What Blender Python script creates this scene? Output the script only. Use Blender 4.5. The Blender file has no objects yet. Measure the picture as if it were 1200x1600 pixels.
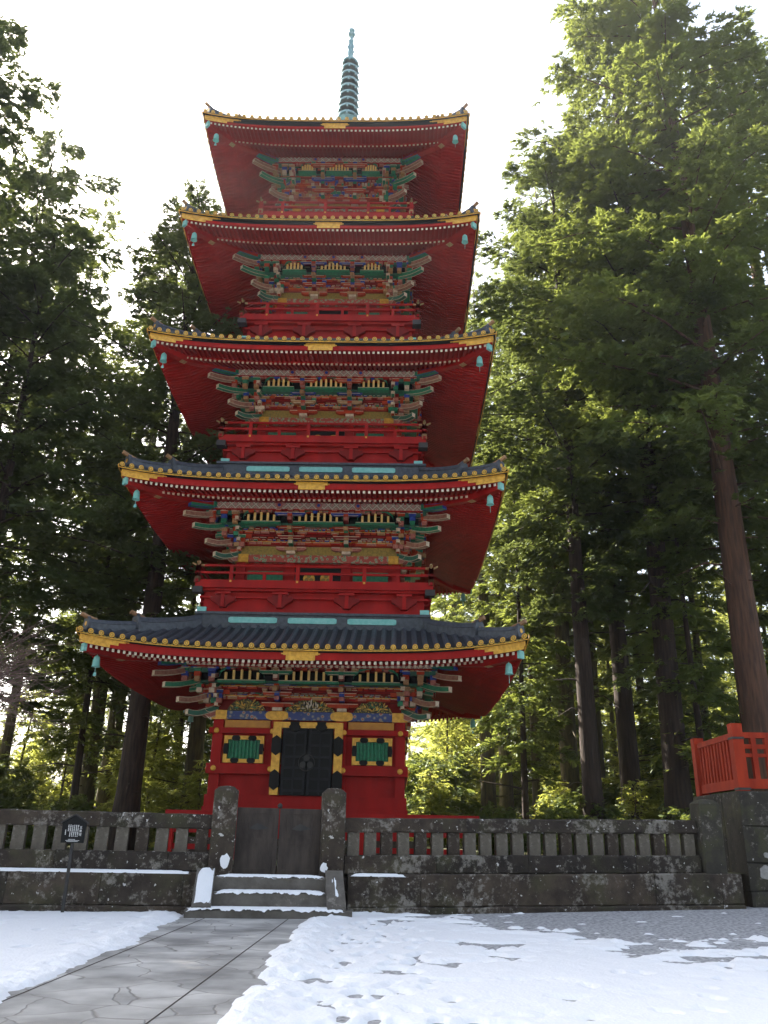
import bpy, math, random
import numpy as np
from mathutils import Vector, Matrix
R = math.radians
scene = bpy.context.scene
COL = scene.collection

# ------------------------------------------------------------------ camera
EYE = Vector((0.0, 0.0, 1.6))
PITCH, ROLL, YAW = R(21.5918), R(1.26348), R(-1.18773)
fw = Vector((math.sin(YAW)*math.cos(PITCH), math.cos(YAW)*math.cos(PITCH), math.sin(PITCH)))
r0 = Vector((math.cos(YAW), -math.sin(YAW), 0)); u0 = r0.cross(fw)
cr = r0*math.cos(ROLL) + u0*math.sin(ROLL); cu = u0*math.cos(ROLL) - r0*math.sin(ROLL)
cam = bpy.data.cameras.new('camera'); camo = bpy.data.objects.new('camera', cam); COL.objects.link(camo)
M = Matrix((cr, cu, -fw)).transposed().to_4x4(); M.translation = EYE
camo.matrix_world = M
cam.sensor_fit = 'VERTICAL'; cam.sensor_height = 36.0; cam.sensor_width = 27.0
cam.lens = 1293.45/1600*36.0
cam.clip_start = 0.1; cam.clip_end = 3000
scene.camera = camo
scene.render.resolution_x, scene.render.resolution_y = 768, 1024

# ------------------------------------------------------------------ light
SUN_EL, SUN_AZ = R(41), R(-45)         # azimuth from +Y (view direction), negative = left
w = bpy.data.worlds.new('World'); scene.world = w; w.use_nodes = True
nt = w.node_tree; bg = nt.nodes['Background']
sky = nt.nodes.new('ShaderNodeTexSky'); sky.sky_type = 'NISHITA'; sky.sun_disc = False
sky.sun_elevation = SUN_EL; sky.sun_rotation = SUN_AZ
sky.air_density = 1.0; sky.dust_density = 4.0; sky.ozone_density = .6
hs = nt.nodes.new('ShaderNodeHueSaturation'); hs.inputs['Saturation'].default_value = .7      # hazy, nearly white winter sky
nt.links.new(sky.outputs[0], hs.inputs['Color']); nt.links.new(hs.outputs[0], bg.inputs['Color']); bg.inputs['Strength'].default_value = 0.11
sd = bpy.data.lights.new('sun', 'SUN'); sd.energy = 5.0; sd.angle = R(0.53); sd.color = (1, .93, .82)
so = bpy.data.objects.new('sun', sd); COL.objects.link(so)
sdir = Vector((math.sin(SUN_AZ)*math.cos(SUN_EL), math.cos(SUN_AZ)*math.cos(SUN_EL), math.sin(SUN_EL)))
so.rotation_euler = sdir.to_track_quat('Z', 'Y').to_euler(); so.location = (-40, 40, 60)
vs = scene.view_settings; vs.view_transform = 'Standard'; vs.look = 'None'; vs.exposure = 2.25; vs.gamma = 1.0
vs.use_curve_mapping = False
scene.cycles.max_bounces = 7; scene.cycles.diffuse_bounces = 4; scene.cycles.transmission_bounces = 4
scene.cycles.glossy_bounces = 3; scene.cycles.transparent_max_bounces = 8

# ------------------------------------------------------------------ materials
MATS = {}
def mat(name, c, c2=None, rough=.6, metal=0., nscale=6., bump=0., bscale=30., detail=4, lo=.35, hi=.65, stretch=None, spec=None):
    m = bpy.data.materials.new(name); m.use_nodes = True; t = m.node_tree; N = t.nodes; L = t.links
    b = N['Principled BSDF']; b.inputs['Roughness'].default_value = rough; b.inputs['Metallic'].default_value = metal
    b.inputs['Base Color'].default_value = (*c, 1)
    if spec is not None: b.inputs['Specular IOR Level'].default_value = spec
    tc = N.new('ShaderNodeTexCoord'); mp = N.new('ShaderNodeMapping'); L.new(tc.outputs['Object'], mp.inputs['Vector'])
    if stretch: mp.inputs['Scale'].default_value = stretch
    if c2:
        n = N.new('ShaderNodeTexNoise'); n.inputs['Scale'].default_value = nscale; n.inputs['Detail'].default_value = detail
        L.new(mp.outputs[0], n.inputs['Vector'])
        r = N.new('ShaderNodeValToRGB'); r.color_ramp.elements[0].position = lo; r.color_ramp.elements[1].position = hi
        r.color_ramp.elements[0].color = (*c, 1); r.color_ramp.elements[1].color = (*c2, 1)
        L.new(n.outputs['Fac'], r.inputs['Fac']); L.new(r.outputs[0], b.inputs['Base Color'])
    if bump:
        n2 = N.new('ShaderNodeTexNoise'); n2.inputs['Scale'].default_value = bscale; n2.inputs['Detail'].default_value = 5
        L.new(mp.outputs[0], n2.inputs['Vector'])
        bp = N.new('ShaderNodeBump'); bp.inputs['Strength'].default_value = bump; bp.inputs['Distance'].default_value = .03
        L.new(n2.outputs['Fac'], bp.inputs['Height']); L.new(bp.outputs[0], b.inputs['Normal'])
    MATS[name] = m
    return m
mat('red', (.38, .013, .010), (.25, .009, .008), rough=.6, nscale=2.4, bump=.12, bscale=9, spec=.18, stretch=(1, 1, .35), detail=9, lo=.3, hi=.7)
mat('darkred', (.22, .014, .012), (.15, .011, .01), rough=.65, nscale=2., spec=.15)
mat('orange_red', (.46, .06, .02), (.36, .04, .015), rough=.6, nscale=3, spec=.2)
mat('vermilion', (.40, .045, .016), (.27, .028, .012), rough=.7, nscale=2.2, spec=.15, bump=.3, bscale=14, stretch=(1.5, 1.5, .4), detail=8)
mat('gold', (.78, .43, .06), (.56, .28, .035), rough=.4, metal=.3, nscale=9)
mat('olive', (.22, .17, .04), (.36, .24, .05), rough=.5, metal=.2, nscale=14)
mat('ochre', (.58, .27, .03), (.48, .2, .025), rough=.5, nscale=4)
mat('black', (.007, .007, .007), rough=.5, spec=.2)
mat('navy', (.017, .018, .022), (.010, .011, .014), rough=.55, spec=.25)
mat('vent_gold', (.9, .62, .2), (.75, .5, .15), rough=.5, nscale=9)
mat('deep_green', (.02, .14, .085), (.03, .09, .06), rough=.55, nscale=12)
mat('green', (.015, .22, .10), (.012, .13, .07), rough=.5, nscale=12)
mat('blue', (.02, .06, .34), (.015, .035, .2), rough=.5, nscale=12)
mat('cream', (.62, .50, .36), (.48, .36, .25), rough=.6, nscale=15)
mat('white', (.74, .68, .56), (.58, .48, .36), rough=.6, nscale=9)
mat('tan', (.42, .24, .10), (.30, .15, .06), rough=.55, nscale=12)
mat('pink', (.44, .17, .12), (.30, .08, .06), rough=.6, nscale=22)
mat('nose_brown', (.36, .18, .11), (.24, .09, .06), rough=.6, nscale=9)
mat('copper', (.16, .46, .41), (.24, .52, .48), rough=.6, nscale=9)
mat('tile_pan_shaded', (.014, .016, .02), (.026, .03, .036), rough=.6, nscale=8)  # darker than the rolls: valley shade put into the pan colour
mat('lichen', (.36, .345, .32), (.26, .25, .23), rough=.9, nscale=12)
mat('spire', (.15, .30, .32), (.24, .41, .43), rough=.5, metal=.05, nscale=9)
mat('tile', (.042, .048, .058), (.072, .082, .097), rough=.48, metal=.1, nscale=8, bump=.1)
mat('horn', (.36, .2, .09), (.24, .13, .06), rough=.5, nscale=5)
mat('bark', (.065, .042, .030), (.022, .015, .012), rough=.95, nscale=5, bump=1.0, bscale=9, stretch=(2.2, 2.2, .22), lo=.3, hi=.7)
mat('bark_red', (.13, .065, .038), (.05, .028, .019), rough=.95, nscale=5, bump=1.0, bscale=9, stretch=(2.2, 2.2, .22), lo=.3, hi=.7)
mat('bark_moss', (.12, .10, .045), (.06, .045, .025), rough=.95, nscale=4, bump=.8, bscale=9, stretch=(2, 2, .35))
mat('twig', (.17, .11, .09), (.11, .07, .055), rough=.9)
mat('iron', (.02, .02, .02), (.035, .03, .028), rough=.6)
mat('floor_soil', (.075, .06, .03), (.10, .12, .035), rough=1., nscale=.6, bump=.6, bscale=5)
mat('gravel', (.22, .22, .225), (.52, .52, .53), rough=.95, nscale=14, bump=1., bscale=26, detail=9, lo=.36, hi=.66)
mat('wood_gate', (.028, .020, .015), (.062, .046, .036), rough=.8, nscale=5, bump=.25, stretch=(1, 1, .3))

def stone_mat(name, base, base2, lich=.60, moss=0.):
    m = bpy.data.materials.new(name); m.use_nodes = True; t = m.node_tree; N = t.nodes; L = t.links
    b = N['Principled BSDF']; b.inputs['Roughness'].default_value = .9
    tc = N.new('ShaderNodeTexCoord')
    def noise(s, d=6, rgh=.6):
        n = N.new('ShaderNodeTexNoise'); n.inputs['Scale'].default_value = s; n.inputs['Detail'].default_value = d
        n.inputs['Roughness'].default_value = rgh; L.new(tc.outputs['Object'], n.inputs['Vector']); return n
    def ramp(src, p0, p1, c0, c1):
        r = N.new('ShaderNodeValToRGB'); e = r.color_ramp.elements
        e[0].position = p0; e[1].position = p1; e[0].color = (*c0, 1); e[1].color = (*c1, 1); L.new(src, r.inputs['Fac']); return r
    def mix(f, a, bb):
        x = N.new('ShaderNodeMix'); x.data_type = 'RGBA'; L.new(f, x.inputs[0]); L.new(a, x.inputs[6])
        if isinstance(bb, tuple): x.inputs[7].default_value = (*bb, 1)
        else: L.new(bb, x.inputs[7])
        return x.outputs[2]
    c = ramp(noise(2.6).outputs['Fac'], .35, .7, base, base2).outputs[0]
    gi = N.new('ShaderNodeNewGeometry'); pr = N.new('ShaderNodeValToRGB'); pr.color_ramp.elements[0].color = (.55, .55, .55, 1); pr.color_ramp.elements[1].color = (1.35, 1.32, 1.25, 1)
    L.new(gi.outputs['Random Per Island'], pr.inputs['Fac']); xm = N.new('ShaderNodeMix'); xm.data_type = 'RGBA'; xm.blend_type = 'MULTIPLY'; xm.inputs[0].default_value = 1
    L.new(c, xm.inputs[6]); L.new(pr.outputs[0], xm.inputs[7]); c = xm.outputs[2]
    if moss: c = mix(ramp(noise(1.4).outputs['Fac'], .5, .68, (0, 0, 0), (moss, moss, moss)).outputs[0], c, (.075, .075, .028))
    big = noise(1.1, 3, .5); sm = noise(7.5, 9, .72); av = N.new('ShaderNodeMath'); av.operation = 'MULTIPLY_ADD'; L.new(big.outputs['Fac'], av.inputs[0]); av.inputs[1].default_value = .55; L.new(sm.outputs['Fac'], av.inputs[2])
    c = mix(ramp(av.outputs[0], lich+.22, lich+.34, (0, 0, 0), (.75, .75, .75)).outputs[0], c, (.27, .245, .21))
    c = mix(ramp(noise(9.5, 5, .5).outputs['Fac'], lich+.085, lich+.105, (0, 0, 0), (1, 1, 1)).outputs[0], c, (.55, .53, .50))
    L.new(c, b.inputs['Base Color'])
    bp = N.new('ShaderNodeBump'); bp.inputs['Strength'].default_value = .55; bp.inputs['Distance'].default_value = .03
    L.new(noise(16, 8, .7).outputs['Fac'], bp.inputs['Height']); L.new(bp.outputs[0], b.inputs['Normal'])
    MATS[name] = m
stone_mat('stone', (.024, .0165, .0112), (.068, .050, .036), .585, .4)
stone_mat('stone_light', (.075, .064, .050), (.17, .148, .12), .58, .45)
stone_mat('stone_moss', (.026, .023, .017), (.055, .048, .036), .63, .8)
stone_mat('stone_step', (.085, .075, .064), (.16, .145, .13), .68, .0)

def frieze_mat():                       # lozenge lattice painted on the bracket frieze
    m = bpy.data.materials.new('frieze'); m.use_nodes = True; t = m.node_tree; N = t.nodes; L = t.links
    b = N['Principled BSDF']; b.inputs['Roughness'].default_value = .6
    tc = N.new('ShaderNodeTexCoord'); sp = N.new('ShaderNodeSeparateXYZ'); L.new(tc.outputs['Object'], sp.inputs[0])
    def ma(op, a, bb=None):
        x = N.new('ShaderNodeMath'); x.operation = op
        for i, v in enumerate((a, bb)):
            if v is None: continue
            if isinstance(v, (int, float)): x.inputs[i].default_value = v
            else: L.new(v, x.inputs[i])
        return x.outputs[0]
    h = ma('ADD', sp.outputs[0], sp.outputs[1])
    def tri(v, s): return ma('ABSOLUTE', ma('SUBTRACT', ma('FRACT', ma('MULTIPLY', v, s)), .5))
    a1 = tri(ma('ADD', h, ma('MULTIPLY', sp.outputs[2], 1.0)), 3.6); a2 = tri(ma('SUBTRACT', h, sp.outputs[2]), 3.6)
    mn = ma('MINIMUM', a1, a2); mx = ma('MAXIMUM', a1, a2)
    r = N.new('ShaderNodeValToRGB'); e = r.color_ramp.elements; r.color_ramp.interpolation = 'CONSTANT'
    e[0].position = 0; e[0].color = (.5, .42, .33, 1); e[1].position = .09; e[1].color = (.13, .15, .10, 1)
    for p, c in ((.17, (.36, .30, .24)), (.24, (.33, .10, .09)), (.33, (.50, .42, .34)), (.40, (.30, .06, .06))):
        x = e.new(p); x.color = (*c, 1)
    L.new(mn, r.inputs['Fac']); L.new(r.outputs[0], b.inputs['Base Color'])
    MATS['frieze'] = m
frieze_mat()
def floral_mat(name, cols, scale):
    m = bpy.data.materials.new(name); m.use_nodes = True; t = m.node_tree; N = t.nodes; L = t.links
    b = N['Principled BSDF']; b.inputs['Roughness'].default_value = .6
    tc = N.new('ShaderNodeTexCoord'); v = N.new('ShaderNodeTexVoronoi'); v.inputs['Scale'].default_value = scale
    L.new(tc.outputs['Object'], v.inputs['Vector'])
    r = N.new('ShaderNodeValToRGB'); r.color_ramp.interpolation = 'CONSTANT'; e = r.color_ramp.elements
    e[0].position = 0; e[0].color = (*cols[0], 1); e[1].position = .22; e[1].color = (*cols[1], 1)
    for i, c in enumerate(cols[2:]): x = e.new(.36+.12*i); x.color = (*c, 1)
    L.new(v.outputs['Distance'], r.inputs['Fac']); L.new(r.outputs[0], b.inputs['Base Color'])
    MATS[name] = m
floral_mat('floral_blue', [(.42, .10, .07), (.33, .27, .22), (.10, .14, .20), (.04, .06, .20)], 7)
floral_mat('floral_green', [(.42, .36, .28), (.10, .24, .12), (.34, .30, .2), (.36, .06, .04)], 9)
floral_mat('carved_gold', [(.58, .36, .07), (.30, .22, .04), (.12, .12, .03), (.05, .04, .02)], 15)

def leaf_mat(name, ca, cb, trans=.45, tcol=(.22, .28, .035)):
    m = bpy.data.materials.new(name); m.use_nodes = True; t = m.node_tree; N = t.nodes; L = t.links
    for n in list(N):
        if n.type == 'BSDF_PRINCIPLED': N.remove(n)
    out = [n for n in N if n.type == 'OUTPUT_MATERIAL'][0]
    tc = N.new('ShaderNodeTexCoord'); n = N.new('ShaderNodeTexNoise'); n.inputs['Scale'].default_value = .55; n.inputs['Detail'].default_value = 5
    L.new(tc.outputs['Object'], n.inputs['Vector'])
    oi = N.new('ShaderNodeObjectInfo')
    a = N.new('ShaderNodeMath'); a.operation = 'MULTIPLY_ADD'; L.new(oi.outputs['Random'], a.inputs[0]); a.inputs[1].default_value = .3
    L.new(n.outputs['Fac'], a.inputs[2])
    r = N.new('ShaderNodeValToRGB'); r.color_ramp.elements[0].position = .4; r.color_ramp.elements[1].position = .85
    r.color_ramp.elements[0].color = (*ca, 1); r.color_ramp.elements[1].color = (*cb, 1); L.new(a.outputs[0], r.inputs['Fac'])
    d = N.new('ShaderNodeBsdfDiffuse'); L.new(r.outputs[0], d.inputs['Color'])
    tr = N.new('ShaderNodeBsdfTranslucent'); tr.inputs['Color'].default_value = (*tcol, 1)
    g = N.new('ShaderNodeBsdfGlossy'); g.inputs['Roughness'].default_value = .45; g.inputs['Color'].default_value = (.5, .55, .45, 1)
    mx = N.new('ShaderNodeMixShader'); mx.inputs[0].default_value = trans; L.new(d.outputs[0], mx.inputs[1]); L.new(tr.outputs[0], mx.inputs[2])
    m2 = N.new('ShaderNodeMixShader'); m2.inputs[0].default_value = .06; L.new(mx.outputs[0], m2.inputs[1]); L.new(g.outputs[0], m2.inputs[2])
    L.new(m2.outputs[0], out.inputs[0]); MATS[name] = m
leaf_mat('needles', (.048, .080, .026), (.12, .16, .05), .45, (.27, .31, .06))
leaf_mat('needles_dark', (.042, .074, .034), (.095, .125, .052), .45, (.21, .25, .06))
leaf_mat('needles_sunny', (.08, .125, .03), (.17, .21, .05), .6, (.55, .56, .12))  # brighter copy of the needles, backlit sun glow put into the colour

def snow_mat():
    m = mat('snow', (.86, .87, .89), rough=.75, bump=.5, bscale=22)
    b = m.node_tree.nodes['Principled BSDF']; b.inputs['Specular IOR Level'].default_value = .2
snow_mat()
def path_mat():
    m = bpy.data.materials.new('flagstone'); m.use_nodes = True; t = m.node_tree; N = t.nodes; L = t.links
    b = N['Principled BSDF']
    tc = N.new('ShaderNodeTexCoord'); mp = N.new('ShaderNodeMapping'); L.new(tc.outputs['Object'], mp.inputs['Vector'])
    nz = N.new('ShaderNodeTexNoise'); nz.inputs['Scale'].default_value = 1.3; L.new(mp.outputs[0], nz.inputs['Vector'])
    ad = N.new('ShaderNodeVectorMath'); ad.operation = 'MULTIPLY_ADD'; L.new(nz.outputs['Color'], ad.inputs[0]); ad.inputs[1].default_value = (.5, .5, 0); L.new(mp.outputs[0], ad.inputs[2])
    v = N.new('ShaderNodeTexVoronoi'); v.feature = 'DISTANCE_TO_EDGE'; v.inputs['Scale'].default_value = 1.15; L.new(ad.outputs[0], v.inputs['Vector'])
    v2 = N.new('ShaderNodeTexVoronoi'); v2.inputs['Scale'].default_value = 1.15; L.new(ad.outputs[0], v2.inputs['Vector'])
    r = N.new('ShaderNodeValToRGB'); r.color_ramp.elements[0].position = .002; r.color_ramp.elements[1].position = .016
    L.new(v.outputs['Distance'], r.inputs['Fac'])
    hs = N.new('ShaderNodeSeparateColor'); L.new(v2.outputs['Color'], hs.inputs[0])
    cr_ = N.new('ShaderNodeValToRGB'); cr_.color_ramp.elements[0].color = (.40, .395, .38, 1); cr_.color_ramp.elements[1].color = (.54, .53, .505, 1)
    L.new(hs.outputs[0], cr_.inputs['Fac'])
    n2 = N.new('ShaderNodeTexNoise'); n2.inputs['Scale'].default_value = 1.1; n2.inputs['Detail'].default_value = 9; L.new(mp.outputs[0], n2.inputs['Vector'])
    r2 = N.new('ShaderNodeValToRGB'); r2.color_ramp.elements[0].position = .35; r2.color_ramp.elements[0].color = (.5, .5, .5, 1); r2.color_ramp.elements[1].position = .65; r2.color_ramp.elements[1].color = (1.1, 1.1, 1.1, 1)
    L.new(n2.outputs['Fac'], r2.inputs['Fac'])
    m1 = N.new('ShaderNodeMix'); m1.data_type = 'RGBA'; m1.blend_type = 'MULTIPLY'; m1.inputs[0].default_value = 1
    L.new(cr_.outputs[0], m1.inputs[6]); L.new(r2.outputs[0], m1.inputs[7])
    m2 = N.new('ShaderNodeMix'); m2.data_type = 'RGBA'; L.new(r.outputs[0], m2.inputs[0]); m2.inputs[6].default_value = (.22, .21, .195, 1); L.new(m1.outputs[2], m2.inputs[7])
    L.new(m2.outputs[2], b.inputs['Base Color'])
    b.inputs['Roughness'].default_value = .7
    n3 = N.new('ShaderNodeTexNoise'); n3.inputs['Scale'].default_value = 30; n3.inputs['Detail'].default_value = 6; L.new(mp.outputs[0], n3.inputs['Vector'])
    hh = N.new('ShaderNodeMath'); hh.operation = 'MULTIPLY_ADD'; L.new(n3.outputs['Fac'], hh.inputs[0]); hh.inputs[1].default_value = .3; L.new(r.outputs[0], hh.inputs[2])
    bp = N.new('ShaderNodeBump'); bp.inputs['Strength'].default_value = .5; bp.inputs['Distance'].default_value = .02
    L.new(hh.outputs[0], bp.inputs['Height']); L.new(bp.outputs[0], b.inputs['Normal'])
    MATS['flagstone'] = m
path_mat()

# ------------------------------------------------------------------ mesh helpers
class MB:
    """Collects shapes and links them as one mesh object."""
    def __init__(s): s.v = []; s.f = []; s.m = []
    def add(s, vs, fs, m):
        n = len(s.v); s.v += [tuple(p) for p in vs]
        for f in fs: s.f.append(tuple(i+n for i in f))
        if isinstance(m, str): s.m += [m]*len(fs)
        else: s.m += list(m)
    def hexa(s, p, m): s.add(p, [(0,3,2,1),(4,5,6,7),(0,1,5,4),(1,2,6,5),(2,3,7,6),(3,0,4,7)], m)
    def box(s, cx, cy, cz, sx, sy, sz, m, rz=0, top=1.0):
        a, b, c = sx/2, sy/2, sz/2; P = []
        for z, k in ((-c, 1), (c, top)):
            for x, y in ((-a,-b),(a,-b),(a,b),(-a,b)):
                x *= k; y *= k
                if rz: x, y = x*math.cos(rz)-y*math.sin(rz), x*math.sin(rz)+y*math.cos(rz)
                P.append((cx+x, cy+y, cz+z))
        s.hexa(P, m)
    def b2(s, x0, x1, y0, y1, z0, z1, m): s.box((x0+x1)/2, (y0+y1)/2, (z0+z1)/2, x1-x0, y1-y0, z1-z0, m)
    def ring(s, ho, hi, z0, z1, m):          # square frame round the axis
        V = []
        for h in (ho, hi):
            for z in (z0, z1): V += [(-h,-h,z),(h,-h,z),(h,h,z),(-h,h,z)]
        F = []
        for i in range(4):
            j = (i+1) % 4
            F += [(i, j, 4+j, 4+i), (8+j, 8+i, 12+i, 12+j), (4+i, 4+j, 12+j, 12+i), (j, i, 8+i, 8+j)]
        s.add(V, F, m)
    def tube(s, pts, rad, m, n=8, cap=True):
        pts = [Vector(p) for p in pts]
        if not hasattr(rad, '__len__'): rad = [rad]*len(pts)
        V = []; up = Vector((.31, .17, .93))
        for i, p in enumerate(pts):
            t = (pts[min(i+1, len(pts)-1)]-pts[max(i-1, 0)]).normalized()
            a = t.cross(up)
            if a.length < 1e-3: a = t.cross(Vector((1, 0, 0)))
            a.normalize(); b = t.cross(a)
            for k in range(n):
                q = 2*math.pi*k/n; V.append(p+(a*math.cos(q)+b*math.sin(q))*rad[i])
        F = [(i*n+k, i*n+(k+1) % n, (i+1)*n+(k+1) % n, (i+1)*n+k) for i in range(len(pts)-1) for k in range(n)]
        if cap: F += [tuple(range(n))[::-1], tuple((len(pts)-1)*n+k for k in range(n))]
        s.add(V, F, m)
    def lathe(s, prof, m, n=16, c=(0, 0, 0)):
        V = [(c[0]+r_*math.cos(2*math.pi*k/n), c[1]+r_*math.sin(2*math.pi*k/n), c[2]+z) for r_, z in prof for k in range(n)]
        F = [(i*n+k, i*n+(k+1) % n, (i+1)*n+(k+1) % n, (i+1)*n+k) for i in range(len(prof)-1) for k in range(n)]
        F += [tuple(range(n))[::-1], tuple((len(prof)-1)*n+k for k in range(n))]
        s.add(V, F, m)
    def prism(s, poly, y0, y1, m, fn=None):   # polygon in x-z pushed along y; fn maps (x,y,z)
        n = len(poly); V = [(x, y0, z) for x, z in poly]+[(x, y1, z) for x, z in poly]
        if fn: V = [fn(*p) for p in V]
        F = [tuple(range(n)), tuple(range(n, 2*n))[::-1]]+[(i, i+n, (i+1) % n+n, (i+1) % n) for i in range(n)]
        s.add(V, F, m)
    def grid(s, fn, nu, nv, m, flip=False):
        V = [fn(i/nu, j/nv) for j in range(nv+1) for i in range(nu+1)]; F = []
        for j in range(nv):
            for i in range(nu):
                q = (j*(nu+1)+i, j*(nu+1)+i+1, (j+1)*(nu+1)+i+1, (j+1)*(nu+1)+i); F.append(q[::-1] if flip else q)
        s.add(V, F, m)
    def warp(s, fn, start=0): s.v[start:] = [fn(*p) for p in s.v[start:]]
    def rot4(s, sides=(0, 1, 2, 3)):
        v, f, m = s.v, s.f, s.m; s.v = []; s.f = []; s.m = []
        for k in sides:
            c, d = ((1, 0), (0, 1), (-1, 0), (0, -1))[k]
            s.add([(x*c-y*d, x*d+y*c, z) for x, y, z in v], f, m)
    def build(s, name, parent=None, off=(0, 0, 0), smooth=False, loc=None, rz=0.):
        me = bpy.data.meshes.new(name)
        if off != (0, 0, 0): s.v = [(x+off[0], y+off[1], z+off[2]) for x, y, z in s.v]
        me.from_pydata(s.v, [], s.f)
        names = list(dict.fromkeys(s.m)); idx = {n: i for i, n in enumerate(names)}
        for n in names: me.materials.append(MATS[n])
        me.polygons.foreach_set('material_index', [idx[x] for x in s.m])
        if smooth: me.polygons.foreach_set('use_smooth', [True]*len(s.f))
        me.update()
        o = bpy.data.objects.new(name, me); COL.objects.link(o)
        if parent: o.parent = parent
        if loc: o.location = loc
        o.rotation_euler.z = rz
        return o
def dup(o, parent=None, loc=None, rz=None):
    c = o.copy(); COL.objects.link(c); c.parent = parent if parent is not None else o.parent
    if loc is not None: c.location = loc
    if rz is not None: c.rotation_euler.z = rz
    for ch in list(o.children): dup(ch, c)
    return c
def tag(o, label=None, cat=None, group=None, kind=None):
    for k, v in (('label', label), ('category', cat), ('group', group), ('kind', kind)):
        if v: o[k] = v
    return o
def empty(name, loc, label, cat, rz=0, group=None):
    o = bpy.data.objects.new(name, None); COL.objects.link(o); o.location = loc; o.rotation_euler.z = rz
    o.empty_display_size = .3
    return tag(o, label, cat, group)
def npmesh(name, V, F, m, parent=None, smooth=False):      # bulk quads from numpy arrays
    me = bpy.data.meshes.new(name); V = np.asarray(V, np.float32); F = np.asarray(F, np.int32)
    me.vertices.add(len(V)); me.vertices.foreach_set('co', V.ravel())
    me.loops.add(F.size); me.loops.foreach_set('vertex_index', F.ravel())
    me.polygons.add(len(F)); me.polygons.foreach_set('loop_start', np.arange(len(F), dtype=np.int32)*F.shape[1])
    me.polygons.foreach_set('loop_total', np.full(len(F), F.shape[1], np.int32))
    me.materials.append(MATS[m]); me.polygons.foreach_set('use_smooth', np.full(len(F), smooth, bool))
    me.update(calc_edges=True); me.validate()
    o = bpy.data.objects.new(name, me); COL.objects.link(o)
    if parent: o.parent = parent
    return o
def vnoise(x, y, seed=0):                                  # smooth value noise
    rs = np.random.RandomState(seed); T = rs.rand(256, 256)
    xi = np.floor(x).astype(int); yi = np.floor(y).astype(int); fx = x-xi; fy = y-yi
    fx = fx*fx*(3-2*fx); fy = fy*fy*(3-2*fy); g = lambda a, b: T[a & 255, b & 255]
    return (g(xi, yi)*(1-fx)+g(xi+1, yi)*fx)*(1-fy)+(g(xi, yi+1)*(1-fx)+g(xi+1, yi+1)*fx)*fy
def fbm(x, y, seed=0, o=4):
    s = 0; a = .5
    for i in range(o): s = s+a*vnoise(x*2**i, y*2**i, seed+i); a *= .5
    return s

# ------------------------------------------------------------------ ground
TH = R(9.5); FO = (-1.09, 20.68)                       # the stone fence's own frame: origin at the gate's right side
FD = (math.cos(TH), math.sin(TH)); FN = (-math.sin(TH), math.cos(TH))
def fxy(lx, ly): return (FO[0]+lx*FD[0]+ly*FN[0], FO[1]+lx*FD[1]+ly*FN[1])
def front_z(lx, ly): return .026*max(0, min(lx, 14))*max(0, min(1, (ly+7)/7))      # the gravel rises a little to the right
mb = MB()
def gfun(u, v):
    lx = -60+130*u; ly = -45+45.25*v**.6; x, y = fxy(lx, ly); return (x, y, front_z(lx, ly))
mb.grid(gfun, 130, 60, 'gravel')
tag(mb.build('ground'), kind='structure')
def terr(x, y):
    d = max(0, y-30); return 1.0+.028*d+.00012*min(d, 300)**2+.25*math.sin(x*.31+y*.2)*min(1, max(0, (y-34)/10))
mb = MB()
def ffun(u, v):
    lx = (u-.5)*2; lx = 500*abs(lx)**2.2*(1 if lx > 0 else -1); ly = .22+480*v**2.4; x, y = fxy(lx, ly); return (x, y, terr(x, y))
mb.grid(ffun, 100, 90, 'floor_soil')
tag(mb.build('forest_floor', smooth=True), kind='structure')
# flagstone path
mb = MB(); mb.grid(lambda u, v: (-4.45+2.95*u, 3+17.35*v-.4*(1-u)*v, .012), 2, 8, 'flagstone')
for (x, y0, y1) in ((-2.22, 3, 19.6), (-3.92, 3, 19.6)): mb.b2(x-.008, x+.008, y0, y1, .010, .0165, 'wood_gate')
tag(mb.build('stone_path'), kind='structure')
# snow
nx, ny = 500, 400
X, Y = np.meshgrid(np.linspace(-11.5, 9.5, nx), np.linspace(5.5, 22.3, ny))
n1 = fbm(X*.9, Y*.9, 3, 5)-.5; n2 = fbm(X*3.2, Y*3.2, 9, 4)-.5; n3 = fbm(X*9, Y*9, 17, 3)-.45
bl = np.interp(Y, [5, 9.4, 11.8, 15.4, 20.5], [-3.75, -3.89, -3.99, -4.2, -4.62])
br = np.interp(Y, [5, 8.75, 10.9, 13.8, 18.9, 19.8, 20.7], [-1.55, -1.6, -1.58, -1.72, -1.86, -1.45, -.75])
gy = np.interp(X, [-3, .3, 1.4, 2.4, 3.2, 3.9, 5.2, 6.6, 9], [30, 21.1, 19.9, 18.7, 17.3, 15.6, 15.7, 16.3, 17])
mR = np.minimum(X-br, (gy-Y)*.55); mL = bl-X
m_ = np.where(X < -3, mL, mR)+n1*.55+n2*.22
edge = np.clip(m_/.35, -1, 1)
h = np.where(edge > 0, .042*np.sqrt(np.clip(edge, 0, 1)), edge*.08)+n2*.024*(edge > -.2)+n3*.016*(edge > 0)+(fbm(X*22, Y*22, 91, 2)-.37)*.012*(edge > 0)
# banked lumps along the swept edge of the path
bank = np.exp(-((np.where(X < -3, bl-X, X-br)-.28)/.3)**2); h += bank*np.where(X < -3, .022, .036)*(1+3.5*np.clip(n2+.15, 0, 1)+3*n3)*(edge > 0)
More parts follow.
